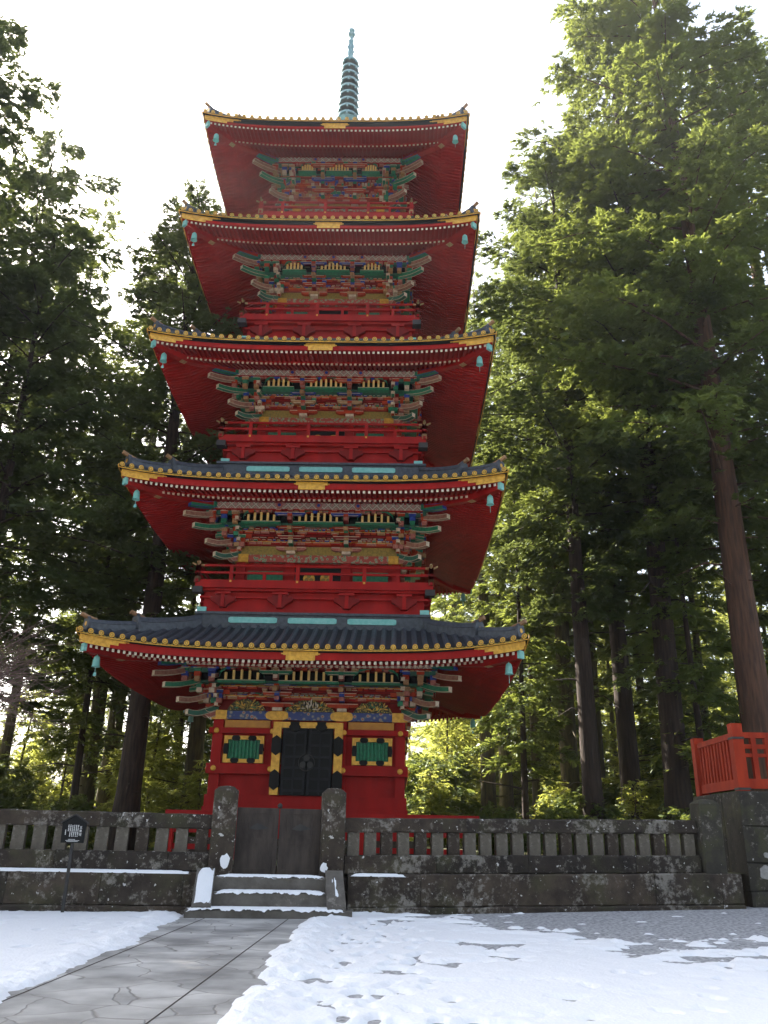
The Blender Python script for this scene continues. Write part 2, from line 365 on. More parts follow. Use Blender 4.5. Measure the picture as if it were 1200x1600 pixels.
# trodden patches where the ground shows through
tr = fbm(X*.55+7, Y*1.3, 31, 4)-.5+(fbm(X*2.6, Y*3.1, 41, 4)-.5)*.9
near = np.clip((Y-9)/8, 0, 1)
h -= np.clip(tr-.10+.04*(1-near), 0, .3)*.5*np.clip((1.6-np.abs(X-.2))/2+.6, .25, 1)
thin = np.exp(-np.clip(gy-Y, 0, 9)/1.1)*(X > -.6); h -= thin*np.clip(fbm(X*1.7, Y*4.2, 55, 5)-.36, 0, .3)*.9
rs = np.random.RandomState(4)
prints = [(3.26, 9.85), (3.56, 10.6), (3.75, 11.35), (4.2, 12.1), (4.47, 12.8), (4.75, 13.4), (4.95, 13.95), (5.3, 14.5), (5.15, 12.4), (5.6, 13.1)]
for k in range(150):
    a = rs.rand(); prints.append((-1.1+1.5*rs.rand()**1.3+a*.3, 8.3+10.8*rs.rand()))
for k in range(20): prints.append((1+6*rs.rand(), 9.5+6*rs.rand()))
for k in range(40): prints.append((-8.6+4*rs.rand(), 12+8*rs.rand()))
for i, (px, py) in enumerate(prints):
    ang = rs.uniform(-.5, .5); dx = X-px; dy = Y-py; a = dx*math.cos(ang)+dy*math.sin(ang); b = -dx*math.sin(ang)+dy*math.cos(ang)
    big = 1.0 if i < 10 else rs.uniform(.4, 1.)
    q = (a/(.075))**2+(b/.16)**2
    h -= big*.10*np.exp(-q**1.6)-big*.007*np.exp(-((np.sqrt(q)-1.5)/.35)**2)
fl = fbm(X*2.1, Y*4.6, 63, 4); beyond = np.clip((Y-gy)/2.6, 0, 1); h = np.where((Y > gy) & (X > .2), np.maximum(h, (fl-.60-.16*beyond)*.35-.002), h)
lx = (X-FO[0])*FD[0]+(Y-FO[1])*FD[1]; ly = (X-FO[0])*FN[0]+(Y-FO[1])*FN[1]
Z = .026*np.clip(lx, 0, 14)*np.clip((ly+7)/7, 0, 1)+np.clip(h, -.12, .3)+.006
idx = np.arange(nx*ny).reshape(ny, nx)
F = np.stack([idx[:-1, :-1], idx[:-1, 1:], idx[1:, 1:], idx[1:, :-1]], -1).reshape(-1, 4)
keep = (Z-(.026*np.clip(lx, 0, 14)*np.clip((ly+7)/7, 0, 1)) > -.05).ravel()[F].any(1) & (ly.ravel()[F] < -.15).all(1)
F = F[keep]; us = np.unique(F); rm = np.zeros(nx*ny, int); rm[us] = np.arange(len(us))
o = npmesh('snow', np.stack([X, Y, Z], -1).reshape(-1, 3)[us], rm[F], 'snow', smooth=True)
tag(o, 'trodden white snow lying either side of the cleared flagstone path', 'snow', kind='stuff')

# ------------------------------------------------------------------ stone fence, wall, gate, steps
def shear(z0):  return lambda x, y, z: (x, y, z+.017*max(0, x))
rnd = random.Random(5)
def rough_stone(mb, x0, x1, y0, y1, z0, z1, m, step=.35, amp=.012, bev=.03):
    """A long stone with a worn, chamfered section."""
    n = max(2, int((x1-x0)/step)); P = [(y0+bev, z0), (y0, z0+bev), (y0, z1-bev), (y0+bev, z1), (y1-bev, z1), (y1, z1-bev), (y1, z0)]
    V = []
    for i in range(n+1):
        x = x0+(x1-x0)*i/n
        for (a, b) in P: V.append((x, a+rnd.uniform(-amp, amp), b+(rnd.uniform(-amp, amp) if b > z0+.001 else 0)))
    k = len(P); F = [(i*k+j, (i+1)*k+j, (i+1)*k+(j+1) % k, i*k+(j+1) % k) for i in range(n) for j in range(k)]
    F += [tuple(range(k)), tuple(n*k+j for j in range(k))[::-1]]
    mb.add(V, F, m)
def course(mb, x0, x1, y0, y1, z0, z1, m, lo=1.4, hi=2.4):
    x = x0
    while x < x1-.05:
        e = min(x1, x+rnd.uniform(lo, hi));
        if x1-e < .5: e = x1
        rough_stone(mb, x+.004, e-.004, y0+rnd.uniform(-.006, .006), y1, z0, z1+rnd.uniform(-.005, .005), m); x = e
def wall_run(x0, x1, label):
    r = empty('stone_wall', (FO[0], FO[1], 0), label, 'wall', TH)
    mb = MB(); course(mb, x0, x1, -.28, .3, -.2, .16, 'stone', .7, 1.3); mb.warp(shear(0)); mb.build('footing', r)
    mb = MB(); course(mb, x0, x1, -.22, .28, .16, .85, 'stone', 1.5, 2.6); mb.warp(shear(0)); mb.build('facing', r)
    return r
wall_run(-11.5, -3.12, 'long dark lichen-spotted stone retaining wall left of the steps')
wall_run(.0, 9.6, 'long dark lichen-spotted stone retaining wall right of the steps')
mb = MB(); rough_stone(mb, -3.12, -.0, -.0, .3, -.2, .80, 'stone'); 
tag(mb.build('stone_sill', loc=(FO[0], FO[1], 0), rz=TH), 'dark stone threshold block under the closed wooden gate doors', 'threshold')
def fence_run(x0, x1, n, label):
    r = empty('stone_fence', (FO[0], FO[1], .85), label, 'fence', TH)
    O = (0, 0, -.85)
    mb = MB(); course(mb, x0, x1, -.10, .26, .85, 1.25, 'stone', 2., 3.4); mb.warp(shear(0)); mb.build('base_rail', r, O)
    mb = MB(); course(mb, x0, x1, -.07, .23, 1.74, 2.06, 'stone', 2., 3.4); mb.warp(shear(0)); mb.build('top_rail', r, O)
    st = (x1-x0)/n
    for i in range(n):
        x = x0+st*(i+.5)+rnd.uniform(-.012, .012); mb = MB()
        mm = 'stone_light' if rnd.random() < .7 else 'stone'
        w_ = .275
        mb.box(0, .08, .49/2+.0, w_, .2, .52, mm, top=.97)
        q = mb.build('baluster', r, loc=(x, 0, .39+.017*max(0, x))); q.rotation_euler.y = rnd.uniform(-.012, .012)
    return r
fence_run(-11.5, -3.12, 19, 'lichened stone baluster fence left of the gate posts')
fr = fence_run(-.08, 8.66, 22, 'lichened stone baluster fence right of the gate posts')
def stone_post(lx, w_, d, z0, z1, m, label, patch=None, name='gate_post'):
    mb = MB(); a, b = w_/2, d/2; V = []; Z_ = [z0, z0+.4, z0+1., z0+1.5, z1-.2, z1-.12]
    for z in Z_:
        for x, y in ((-a+.03, -b), (a-.03, -b), (a, -b+.03), (a, b-.03), (a-.03, b), (-a+.03, b), (-a, b-.03), (-a, -b+.03)):
            V.append((x+rnd.uniform(-.008, .008), y+rnd.uniform(-.008, .008), z))
    for (x, y) in ((-a*.6, -b*.6), (a*.6, -b*.6), (a*.6, b*.6), (-a*.6, b*.6)): V += [(x, y, z1-.03)]*2
    V.append((0, 0, z1)); k = 8; F = [(i*k+j, i*k+(j+1) % k, (i+1)*k+(j+1) % k, (i+1)*k+j) for i in range(5) for j in range(k)]
    mb2 = MB(); tb = V[40:48]; cap = len(Z_)*8
    V2 = V[:48]+[(x*.62, y*.62, z1-.03) for x, y, z in tb]+[(0, 0, z1)]
    F += [(40+j, 40+(j+1) % 8, 48+(j+1) % 8, 48+j) for j in range(8)]+[(48+j, 48+(j+1) % 8, 56) for j in range(8)]
    mb.add(V2, F, m); x, y = fxy(lx, .05)
    o = mb.build(name, loc=(x, y, 0), rz=TH); tag(o, label, 'post')
    return o
def patch(par, cx, cz, sx, sz, y, seed, name='stuck_snow', m='snow'):
    q = random.Random(seed); mb = MB(); n = 14
    pts = [(cx+sx*math.cos(2*math.pi*i/n)*q.uniform(.75, 1.1), cz+sz*math.sin(2*math.pi*i/n)*q.uniform(.75, 1.1)) for i in range(n)]
    mb.prism(pts, y-.025, y+.01, m); o = mb.build(name, par); return o
pl = stone_post(-2.87, .54, .5, 0, 2.70, 'stone', 'left stone gate post with an oblong snow patch stuck low on it')
patch(pl, .09, 1.08, .12, .17, -.25, 1)
pr = stone_post(-.37, .54, .5, 0, 2.72, 'stone', 'right stone gate post with a round snow patch stuck low on it')
patch(pr, -.19, .98, .085, .12, -.25, 2)
stone_post(8.99, .58, .5, 0, 2.72, 'stone_moss', 'mossy stone end post beside the tall platform', name='end_post')
# gate doors
x, y = fxy(-1.62, .1); g = empty('wooden_gate', (x, y, .8), 'closed weathered dark wooden double gate between the two stone posts', 'gate', TH)
for sx in (-1, 1):
    d = MB(); x0, x1 = (sx*.97, sx*.012) if sx < 0 else (.012, .97)
    d.b2(x0, x1, -.03, .03, 0, 1.43, 'wood_gate')
    for a, b, c, e in ((x0, x0+.1, .0, 1.43), (x1-.1, x1, .0, 1.43)): d.b2(a, b, -.052, -.031, c, e, 'wood_gate')
    for c, e in ((.0, .13), (.66, .78), (1.31, 1.43)): d.b2(x0+.101, x1-.101, -.050, -.031, c, e, 'wood_gate')
    dd = d.build('door_leaf', g)
    p = MB(); p.b2(x0+.16, x1-.16, -.04, -.0305, .86, 1.24, 'wood_gate')
    p.prism([(x0+.28, .98), (x0+.4, 1.06), ((x0+x1)/2, 1.1), (x1-.3, 1.03), (x1-.2, .99), ((x0+x1)/2, .95)], -.055, -.04, 'iron'); p.build('carved_panel', dd)
mb = MB(); mb.lathe([(.03, 0), (.055, .03), (.06, .07), (.03, .11), (.0, .12)], 'iron', 10, (0, 0, 1.43)); mb.build('knob', g)
# steps
x, y = fxy(-1.75, -.25); st = empty('stone_steps', (x, y, 0), 'low flight of stone steps with snowy treads and sloping side stones', 'steps', TH)
for i, (y0, y1, z1) in enumerate(((-.95, -.55, .17), (-.55, -.2, .48), (-.2, .25, .78))):
    mb = MB(); hw = 1.75 if i == 0 else 1.22
    rough_stone(mb, -hw, hw, y0, y1+.1, -.1 if i == 0 else .12, z1, 'stone_step', .4, .008, .02); mb.build('step', st)
for sx in (-1, 1):
    mb = MB(); c = sx*1.42; a = .2
    V = [(c-a, -.92, .10), (c+a, -.92, .10), (c+a, .12, .10), (c-a, .12, .10), (c-a, -.92, .24), (c+a, -.92, .24), (c+a, -.0, .93), (c-a, -.0, .93)]
    mb.hexa(V, 'stone_step'); mb.build('side_stone', st)
def snow_strip(x0, x1, y0, y1, z, seed, zf=None, hgt=.045, gap=0.):
    q = np.random.RandomState(seed); n = int((x1-x0)/.03)+2; m2 = 10
    U, V_ = np.meshgrid(np.linspace(0, 1, n), np.linspace(0, 1, m2)); ed = fbm(U*n*.35, V_*3, seed, 3)-.5
    k = np.minimum(np.minimum(U, 1-U)*n*.12, np.minimum(V_, 1-V_)*4)+ed*.9-gap
    Zz = np.clip(k, -.3, 1); Zz = np.where(Zz > 0, np.sqrt(np.clip(Zz, 0, 1))*hgt, Zz*.12)+.004*ed
    XX = x0+(x1-x0)*U; YY = y0+(y1-y0)*V_; ZZ = Zz+(z if zf is None else zf(YY))
    id_ = np.arange(n*m2).reshape(m2, n); F = np.stack([id_[:-1, :-1], id_[:-1, 1:], id_[1:, 1:], id_[1:, :-1]], -1).reshape(-1, 4)
    return np.stack([XX, YY, ZZ], -1).reshape(-1, 3), F
def snow_obj(name, lst, loc, label):
    Vs, Fs, n = [], [], 0
    for V, F in lst: Vs.append(V); Fs.append(F+n); n += len(V)
    o = npmesh(name, np.concatenate(Vs), np.concatenate(Fs), 'snow', smooth=True); o.location = loc; o.rotation_euler.z = TH
    tag(o, label, 'snow', kind='stuff')
slope = lambda yy: .24+.75*(yy+.92)
snow_obj('snow_cover', [snow_strip(-1.72, 1.6, -.97, -.53, .17, 11, hgt=.055, gap=.05), snow_strip(-1.18, 1.2, -.57, -.18, .48, 12, hgt=.055, gap=.08),
    snow_strip(-1.18, 1.2, -.2, .1, .78, 13, hgt=.05, gap=.12), snow_strip(-1.58, -1.24, -.86, .0, 0, 14, slope, .05), snow_strip(1.28, 1.58, -.8, -.02, 0, 15, slope, .03, .5)],
    (st.location.x, st.location.y, 0), 'thin white snow lying on the step treads and side stones')
snow_obj('snow_cover', [snow_strip(-11.4, -3.5, -.24, -.09, .845, 21, hgt=.032, gap=.36), snow_strip(.02, 1.4, -.24, -.09, .85, 22, hgt=.03, gap=.4)],
    (FO[0], FO[1], 0), 'thin line of snow along the ledge of the stone wall')
# tall platform with red railing
px, py = fxy(9.72, -.12); pf = empty('stone_platform', (8.69, 22.28, 0), 'tall mossy stone block platform at the right edge carrying a red railing', 'platform')
z0 = 0
for k, (za, zb) in enumerate(((-.1, .62), (.62, 1.25), (1.25, 2.1), (2.1, 2.95))):
    mb = MB(); xs = [0, 1.3+.5*(k % 2), 3.2-.3*(k % 2), 5.5, 8]
    for a, b in zip(xs, xs[1:]): rough_stone(mb, a+.006, b-.006, rnd.uniform(-.012, .012)-.02*(k == 0), 1.2, za, zb-.006, 'stone_moss', .4, .014, .035)
    ys = [1.2, 2.3, 3.4]
    for a, b in zip(ys, ys[1:]): mb.b2(rnd.uniform(-.01, .01), 3., a+.004, b, za, zb-.006, 'stone_moss')
    mb.build('stone_course', pf)
patch(pf, .42, 1.04, .16, .19, .015, 7, 'lichen_patch', 'lichen'); patch(pf, .5, 1.44, .09, .07, .015, 8, 'lichen_patch', 'lichen')
rl = empty('red_railing', (8.69, 22.28, 2.95), 'vermilion wooden railing standing on top of the mossy stone platform', 'railing')
mb = MB(); mb.b2(.06, .34, .06, .34, 0, 1.68, 'vermilion'); mb.build('corner_post', rl)
mb = MB(); mb.b2(.06, .34, 3.0, 3.28, 0, 1.62, 'vermilion'); mb.build('corner_post', rl)
mb = MB(); mb.b2(4.4, 4.68, .06, .34, 0, 1.68, 'vermilion'); mb.build('corner_post', rl)
mb = MB()
mb.b2(.341, 4.399, .12, .28, .06, .3, 'vermilion'); mb.b2(.341, 4.399, .12, .28, 1.32, 1.46, 'vermilion')
mb.b2(.341, 4.399, .15, .25, 1.05, 1.16, 'vermilion'); mb.b2(.341, 4.399, .15, .25, .84, .93, 'vermilion')
for i in range(11): mb.b2(.55+i*.36, .68+i*.36, .13, .27, .301, 1.319, 'vermilion')
mb.build('front_panel', rl)
mb = MB(); mb.b2(.12, .28, .341, 2.999, .06, .3, 'vermilion'); mb.b2(.12, .28, .341, 2.999, 1.32, 1.46, 'vermilion')
for i in range(11): mb.b2(.14, .26, .45+i*.235, .56+i*.235, .301, 1.319, 'vermilion')
mb.b2(.18, .22, .341, 2.999, .301, 1.319, 'darkred')
mb.build('side_panel', rl)
for z in (1.28, .02): mb = MB(); mb.b2(.045, .355, .045, .355, z, z+.055, 'iron'); mb.build('metal_band', rl)

# notice board
sg = empty('notice_board', (-6.93, 19.05, 0), 'black pentagonal notice board with white writing on a thin post in snow', 'sign', R(6))
mb = MB(); mb.b2(-.03, .03, .0, .05, -.05, 1.5, 'iron'); mb.build('post', sg)
mb = MB(); mb.prism([(-.24, 1.40), (.24, 1.40), (.255, 1.80), (0, 1.955), (-.255, 1.80)], -.03, -.002, 'black'); bd = mb.build('board', sg)
mb = MB(); mb.prism([(-.29, 1.785), (0, 1.96), (.29, 1.785), (.29, 1.81), (0, 1.99), (-.29, 1.81)], -.06, .03, 'iron'); mb.build('roof_cap', bd)
def glyphs(mb, x, z0, z1, wd, q):
    z = z1
    while z-wd > z0:                                        # illegible brushed characters: a few crossing strokes each
        for k in range(q.randint(3, 5)):
            if q.random() < .5: zz = z-q.random()*wd*.85; mb.b2(x-wd*.45, x+wd*.42, -.0345, -.0325, zz-.0035, zz+.0035, 'lettering')
            else: xx = x+q.uniform(-.35, .35)*wd; mb.b2(xx-.0035, xx+.0035, -.0332, -.0312, z-wd*.9, z, 'lettering')
        z -= wd*1.12
mat('lettering', (.8, .8, .78), rough=.6)
q = random.Random(3); mb = MB()
for i, (x, a, b) in enumerate(((-.165, 1.53, 1.66), (-.11, 1.62, 1.76), (-.07, 1.51, 1.76), (-.03, 1.51, 1.76), (.01, 1.51, 1.76), (.05, 1.51, 1.76), (.09, 1.50, 1.76))): glyphs(mb, x, a, b, .024, q)
for z, xa, xb in ((1.468, -.09, .05), (1.447, -.14, .14), (1.428, -.12, .11)):
    x = xa
    while x < xb: l = q.uniform(.006, .013); mb.b2(x, x+l, -.034, -.0315, z-.005, z+.005, 'lettering'); x += l+.004
mb.build('text_column', bd)
try:
    for i, ch in enumerate('五重塔'):
        cv = bpy.data.curves.new('title_glyph', 'FONT'); cv.body = ch; cv.size = .062; cv.align_x = 'CENTER'; cv.extrude = .001; cv.materials.append(MATS['lettering'])
        to = bpy.data.objects.new('title_glyph', cv); COL.objects.link(to); bpy.context.view_layer.update(); me = bpy.data.meshes.new_from_object(to.evaluated_get(bpy.context.evaluated_depsgraph_get())); bpy.data.objects.remove(to)
        to = bpy.data.objects.new('title_glyph', me); COL.objects.link(to); to.parent = bd; to.location = (.145, -.033, 1.69-.072*i); to.rotation_euler = (R(90), 0, 0)
except Exception: pass

# red timber skirt fence round the pagoda terrace, seen through the balusters
rf = empty('red_fence', (-2.79, 24.6, 1.0), 'low dark red timber fence with flat capping round the foot of the pagoda', 'fence')
for sx in (-1, 1):
    x0, x1 = (-3.6, -1.5) if sx < 0 else (1.75, 5.1)
    mb = MB(); mb.b2(x0, x1, -.25, .3, 1.14, 1.26, 'red'); mb.build('capping', rf)
    mb = MB()
    for z in (.25, .68): mb.b2(x0+.1, x1-.1, -.04, .06, z, z+.14, 'red')
    mb.build('rail', rf)
    for x in ((x0+.12), (x0+x1)/2, x1-.2): mb = MB(); mb.b2(x-.1, x+.1, -.1, .1, 0, 1.14, 'red'); mb.build('fence_post', rf)

# ------------------------------------------------------------------ pagoda
PB = (-2.793, 30.0, 1.0); OFF = (0, 0, -PB[2])
pg = empty('pagoda', PB, 'tall five storey red pagoda with grey tiled roofs, gold eaves and a copper spire', 'pagoda')
EH = [6.53, 6.17, 5.97, 5.58, 5.30]; ZE = [6.57, 12.04, 17.28, 22.79, 27.93]; WH = [3.06, 2.84, 2.57, 2.28, 2.02]
FH = [3.95, 3.66, 3.42, 3.07, 2.75]; ZF = [6.92, 12.38, 17.78, 23.30, 28.65]
BM = [(5.08, 5.34), (10.42, 10.68), (15.90, 16.17), (21.44, 21.70), (26.35, 26.6)]        # painted beam z
BH = [0, 3.91, 3.68, 3.43, 3.14]; BE = [0, 9.27, 14.72, 20.02, 25.2]                       # balcony half width, floor edge z
RH = [3.72, 3.56, 3.33, 3.03]; RZ = [8.40, 13.86, 19.12, 24.36]                             # ridge course round the next storey
RISE = [.44, .39, .40, .40, .43]
rg = random.Random(8)
def P4(mb, name, parent, sides=(0, 1, 3), first=0):
    """One mesh per side of the tower: the first built, the others copied and turned."""
    o = mb.build(name, parent, OFF); out = [o]
    for k in sides[1:]: out.append(dup(o, rz=math.pi/2*k))
    o.rotation_euler.z = math.pi/2*sides[0]
    return out
def P4L(mbs, name, parent, sides=(0, 1, 3)):
    return [P4(m_, name, parent, sides)[0] for m_ in mbs]
for k in range(5):
    E_, zE, W, Fh, zF, rise = EH[k], ZE[k], WH[k], FH[k], ZF[k], RISE[k]
    def lift(x, y, z):
        m = max(abs(x), abs(y), 1e-6); n = min(abs(x), abs(y)); a = max(0., min(1.1, (m-Fh)/(E_-Fh)))
        return (x, y, z+rise*(n/m)**3.4*a)
    zb0, zb1 = BM[k]; base = (1.55, 9.0, 14.45, 19.75, 24.95)[k]
    # ---- body
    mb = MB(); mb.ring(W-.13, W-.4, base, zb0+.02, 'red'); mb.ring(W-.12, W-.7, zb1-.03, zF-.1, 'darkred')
    wall = mb.build('wall', pg, OFF)
    pxs = (-W+.17, -W*.337, W*.337, W-.17)
    for x in pxs[:3]: mb = MB(); mb.b2(x-.16, x+.16, -W, -W+.3, base, zb0, 'red'); P4(mb, 'pillar', pg)
    mb = MB(); mb.ring(W+.045, W-.3, zb0, zb1, 'floral_blue' if k == 0 else 'floral_green'); pb = mb.build('painted_beam', pg, OFF)
    for x in (-W, W): mb = MB(); s_ = 1 if x < 0 else -1; mb.b2(min(x-s_*.07, x+s_*.42), max(x-s_*.07, x+s_*.42), -W-.07, -W+.1, zb0-.012, zb1+.012, 'gold'); P4(mb, 'beam_cap', pb)
    if k == 0:
        for x in (pxs[1], pxs[2]):
            mb = MB(); n = 16; mb.prism([(x+.36*math.copysign(abs(math.cos(2*math.pi*i/n))**.7, math.cos(2*math.pi*i/n)), (zb0+zb1)/2+.145*math.copysign(abs(math.sin(2*math.pi*i/n))**.6, math.sin(2*math.pi*i/n))) for i in range(n)], -W-.075, -W-.02, 'gold'); P4(mb, 'beam_cap', pb)
    if k == 0:                                               # ground storey fittings
        mb = MB(); mb.ring(W+.09, W-.2, 4.52+.12, 4.79+.02, 'red'); mb.ring(W+.09, W-.2, 3.42, 3.72, 'red'); mb.ring(W+.06, W-.2, 2.45, 2.80, 'red'); mb.ring(W+.10, W-.2, 1.5, 2.448, 'red')
        mb.build('nuki_beam' if False else 'tie_rail', pg, OFF)
        for sx in (-1, 1):
            xa, xb = sorted((sx*(W*.337+.22), sx*(W-.36))); mb = MB()
            mb.b2(xa, xb, -W+.06, -W+.12, 4.83, 5.06, 'ochre'); P4(mb, 'yellow_panel', pg)
        for x in (pxs[0]-.02, pxs[1]-.1, pxs[2]+.1, pxs[3]+.02):
            for z in (4.715, 3.57):
                mb = MB(); v0 = 0; mb.lathe([(.085, 0), (.085, .02), (.06, .045), (.03, .045), (.028, .07), (0, .075)], 'gold', 12)
                mb.warp(lambda a, b, c: (x+a, -W-.09-c, z+b), v0); P4(mb, 'boss', pg)
        xc = (W*.337+W)/2-.02
        def window():
            z0, z1 = 3.75, 4.57; hw = .63
            f_ = MB(); f_.b2(-hw, hw, -W-.02, -W+.14, z1-.115, z1, 'gold'); f_.b2(-hw, hw, -W-.02, -W+.14, z0, z0+.115, 'gold')
            f_.b2(-hw, -hw+.115, -W-.022, -W+.14, z0+.116, z1-.116, 'gold'); f_.b2(hw-.115, hw, -W-.022, -W+.14, z0+.116, z1-.116, 'gold')
            fo = f_.build('window', pg, OFF)
            for x in (-.26, .26):
                for z in (z0+.07, z1-.07): b_ = MB(); b_.prism([(x-.13, z-.03), (x-.08, z-.075), (x+.08, z-.075), (x+.13, z-.03), (x+.13, z+.03), (x+.08, z+.075), (x-.08, z+.075), (x-.13, z+.03)], -W-.04, -W+.1, 'black'); b_.build('fitting', fo, OFF)
            for x in (-hw+.07, hw-.07):
                zc = (z0+z1)/2; b_ = MB(); b_.prism([(x-.06, zc-.15), (x+.06, zc-.15), (x+.075, zc), (x+.06, zc+.17), (x-.06, zc+.17), (x-.075, zc)], -W-.041, -W+.1, 'black'); b_.build('fitting', fo, OFF)
            s_ = MB(); s_.b2(-hw+.116, hw-.116, -W+.1, -W+.2, z0+.116, z1-.116, 'green')
            for i in range(9): x = -hw+.165+i*(2*hw-.33)/8; s_.tube([(x, -W+.09, z0+.117), (x, -W+.09, z1-.117)], .045, 'green', 6)
            s_.build('slats', fo, OFF)
            return fo
        w0 = window(); wins = []
        for kk in (0, 1, 3):
            for sx in (-1, 1):
                o = w0 if (kk, sx) == (0, -1) else dup(w0)
                c, s = math.cos(math.pi/2*kk), math.sin(math.pi/2*kk); o.location = (sx*xc*c, sx*xc*s, 0); o.rotation_euler.z = math.pi/2*kk
        Wd = W+.1
        # door
        mb = MB(); mb.b2(-.80, .80, -Wd-.0, -Wd+.1, 2.805, 4.84, 'black'); dr_ = mb.build('door', pg, OFF)
        for sx in (-1, 1):
            mb = MB(); x0, x1 = sorted((sx*.015, sx*.79)); mb.b2(x0, x1, -Wd-.06, -Wd-.002, 2.81, 4.83, 'black')
            for z in (2.95, 3.3, 3.62, 3.95, 4.3, 4.7): mb.b2(x0+.03, x1-.03, -Wd-.075, -Wd-.06, z-.035, z+.035, 'navy')
            for x in (x0+.06, (x0+x1)/2, x1-.06): mb.b2(x-.03, x+.03, -Wd-.078, -Wd-.06, 2.83, 3.6, 'navy'); mb.b2(x-.03, x+.03, -Wd-.078, -Wd-.06, 3.62, 4.8, 'navy')
            mb.build('door_leaf', dr_, OFF)
        mb = MB(); ts = [2*math.pi*i/24 for i in range(25)]
        mb.tube([(.25*math.cos(t), -Wd-.085, 3.78+.25*math.sin(t)) for t in ts], .018, 'iron', 6)
        for j in range(3):
            a0 = math.pi/2+2*math.pi*j/3
            mb.prism([(.13*math.cos(a0)+.095*math.cos(t), 3.78+.13*math.sin(a0)+.095*math.sin(t)) for t in ts[:-1]], -Wd-.095, -Wd-.06, 'iron')
        mb.build('crest', dr_, OFF)
        mb = MB(); zt = 5.0
        for x in (-.97, .97): mb.b2(x-.13, x+.13, -Wd-.12, -Wd+.2, 2.81, zt, 'gold')
        mb.b2(-.838, .838, -Wd-.118, -Wd+.2, 4.82, zt-.002, 'gold'); df = mb.build('door_frame', pg, OFF)
        for x in (-.97, .97):
            for z in (4.28, 3.25): mb = MB(); mb.prism([(x-.15, z-.2), (x, z-.31), (x+.15, z-.2), (x+.15, z+.2), (x, z+.31), (x-.15, z+.2)], -Wd-.14, -Wd+.1, 'black'); mb.build('fitting', df, OFF)
        for x in (-.42, .42): mb = MB(); mb.prism([(x-.13, 4.76), (x-.19, 4.85), (x-.13, 4.93), (x-.15, 5.02), (x+.15, 5.02), (x+.13, 4.93), (x+.19, 4.85), (x+.13, 4.76), (x, 4.70)], -Wd-.145, -Wd+.1, 'black'); mb.build('fitting', df, OFF)
        # carved panels over the beam
        for j, xx in enumerate((-W*.66, 0, W*.66)):
            mb = MB(); q = random.Random(20+j); wid = .62 if xx else .82
            n = 14; prof = [(xx-wid+2*wid*i/n, zb1+.004+.36*math.sin(math.pi*i/n)**.6*(.85+.3*q.random())) for i in range(n+1)]
            mb.prism(prof, -W-.10, -W+.0, 'carved_gold')
            for i in range(46):
                a = q.uniform(.1, math.pi-.1); rr = q.uniform(.2, 1); cx = xx+wid*.9*rr*math.cos(a); cz = zb1+.05+.28*rr*math.sin(a)
                l = q.uniform(.04, .09); an = a+q.uniform(-.6, .6)
                m_c = q.choice(['gold', 'olive', 'olive', 'green', 'gold']) if not (xx == 0 and abs(cx) < .3) else q.choice(['white', 'navy', 'cream'])
                ca, sa = math.cos(an), math.sin(an); mb.prism([(cx-l*ca, cz-l*sa), (cx-.02*sa, cz+.02*ca), (cx+l*ca, cz+l*sa), (cx+.02*sa, cz-.02*ca)], -W-.16-.03*q.random(), -W-.09, m_c)
            mb.build('carving', pg, OFF)
    else:                                                    # upper storeys: dark door with two crests, green windows
        mb = MB(); mb.b2(-W*.337+.17, W*.337-.17, -W+.05, -W+.12, base, zb0-.15, 'black'); dd = P4(mb, 'door', pg)[0]
        for sx in (-1, 1):
            cz = BE[k]+.58
            mb = MB(); mb.prism([(sx*.29+.20*math.cos(2*math.pi*i/20), cz+.20*math.sin(2*math.pi*i/20)) for i in range(20)], -W+.0, -W+.049, 'gold')
            for j in range(3):
                a0 = math.pi/2+2*math.pi*j/3
                mb.prism([(sx*.29+.095*math.cos(a0)+.072*math.cos(2*math.pi*i/12), cz+.095*math.sin(a0)+.072*math.sin(2*math.pi*i/12)) for i in range(12)], -W-.012, -W+.02, 'olive')
            mb.build('crest', dd, OFF)
        for sx in (-1, 1):
            xa, xb = sorted((sx*(W*.337+.25), sx*(W-.42)))
            mb = MB(); mb.b2(xa, xb, -W+.06, -W+.12, base+.35, zb0-.3, 'green')
            n = 9
            for i in range(n): x = xa+(i+.5)*(xb-xa)/n; mb.b2(x-.025, x+.025, -W+.04, -W+.06, base+.352, zb0-.302, 'green')
            P4(mb, 'window', pg)
    # ---- bracket zone
    z0 = zb1; H = zF-.30-zb1; Rr = Fh-.05-W; nt_ = 3; dz = (H-.42)/nt_
    tw = [W+Rr*.75*(i+1)/nt_ for i in range(nt_)]; tz = [z0+.30+dz*i for i in range(nt_)]
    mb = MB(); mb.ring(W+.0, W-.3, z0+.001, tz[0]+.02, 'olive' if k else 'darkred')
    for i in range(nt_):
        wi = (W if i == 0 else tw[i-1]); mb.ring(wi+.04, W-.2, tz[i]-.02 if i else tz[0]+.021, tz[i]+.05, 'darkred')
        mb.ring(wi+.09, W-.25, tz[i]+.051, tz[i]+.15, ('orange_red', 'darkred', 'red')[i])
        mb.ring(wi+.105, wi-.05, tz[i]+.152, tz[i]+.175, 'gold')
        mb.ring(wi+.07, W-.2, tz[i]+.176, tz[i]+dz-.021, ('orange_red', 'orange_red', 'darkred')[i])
    mb.ring(tw[2]+.02, W-.1, z0+H-.12-.30, z0+H-.12, 'black')
    mb.build('bracket_tier', pg, OFF)
    mb = MB(); mb.ring(Fh-.20, W-.1, z0+H-.42-.08, z0+H-.43, 'deep_green'); mb.build('ledge', pg, OFF)
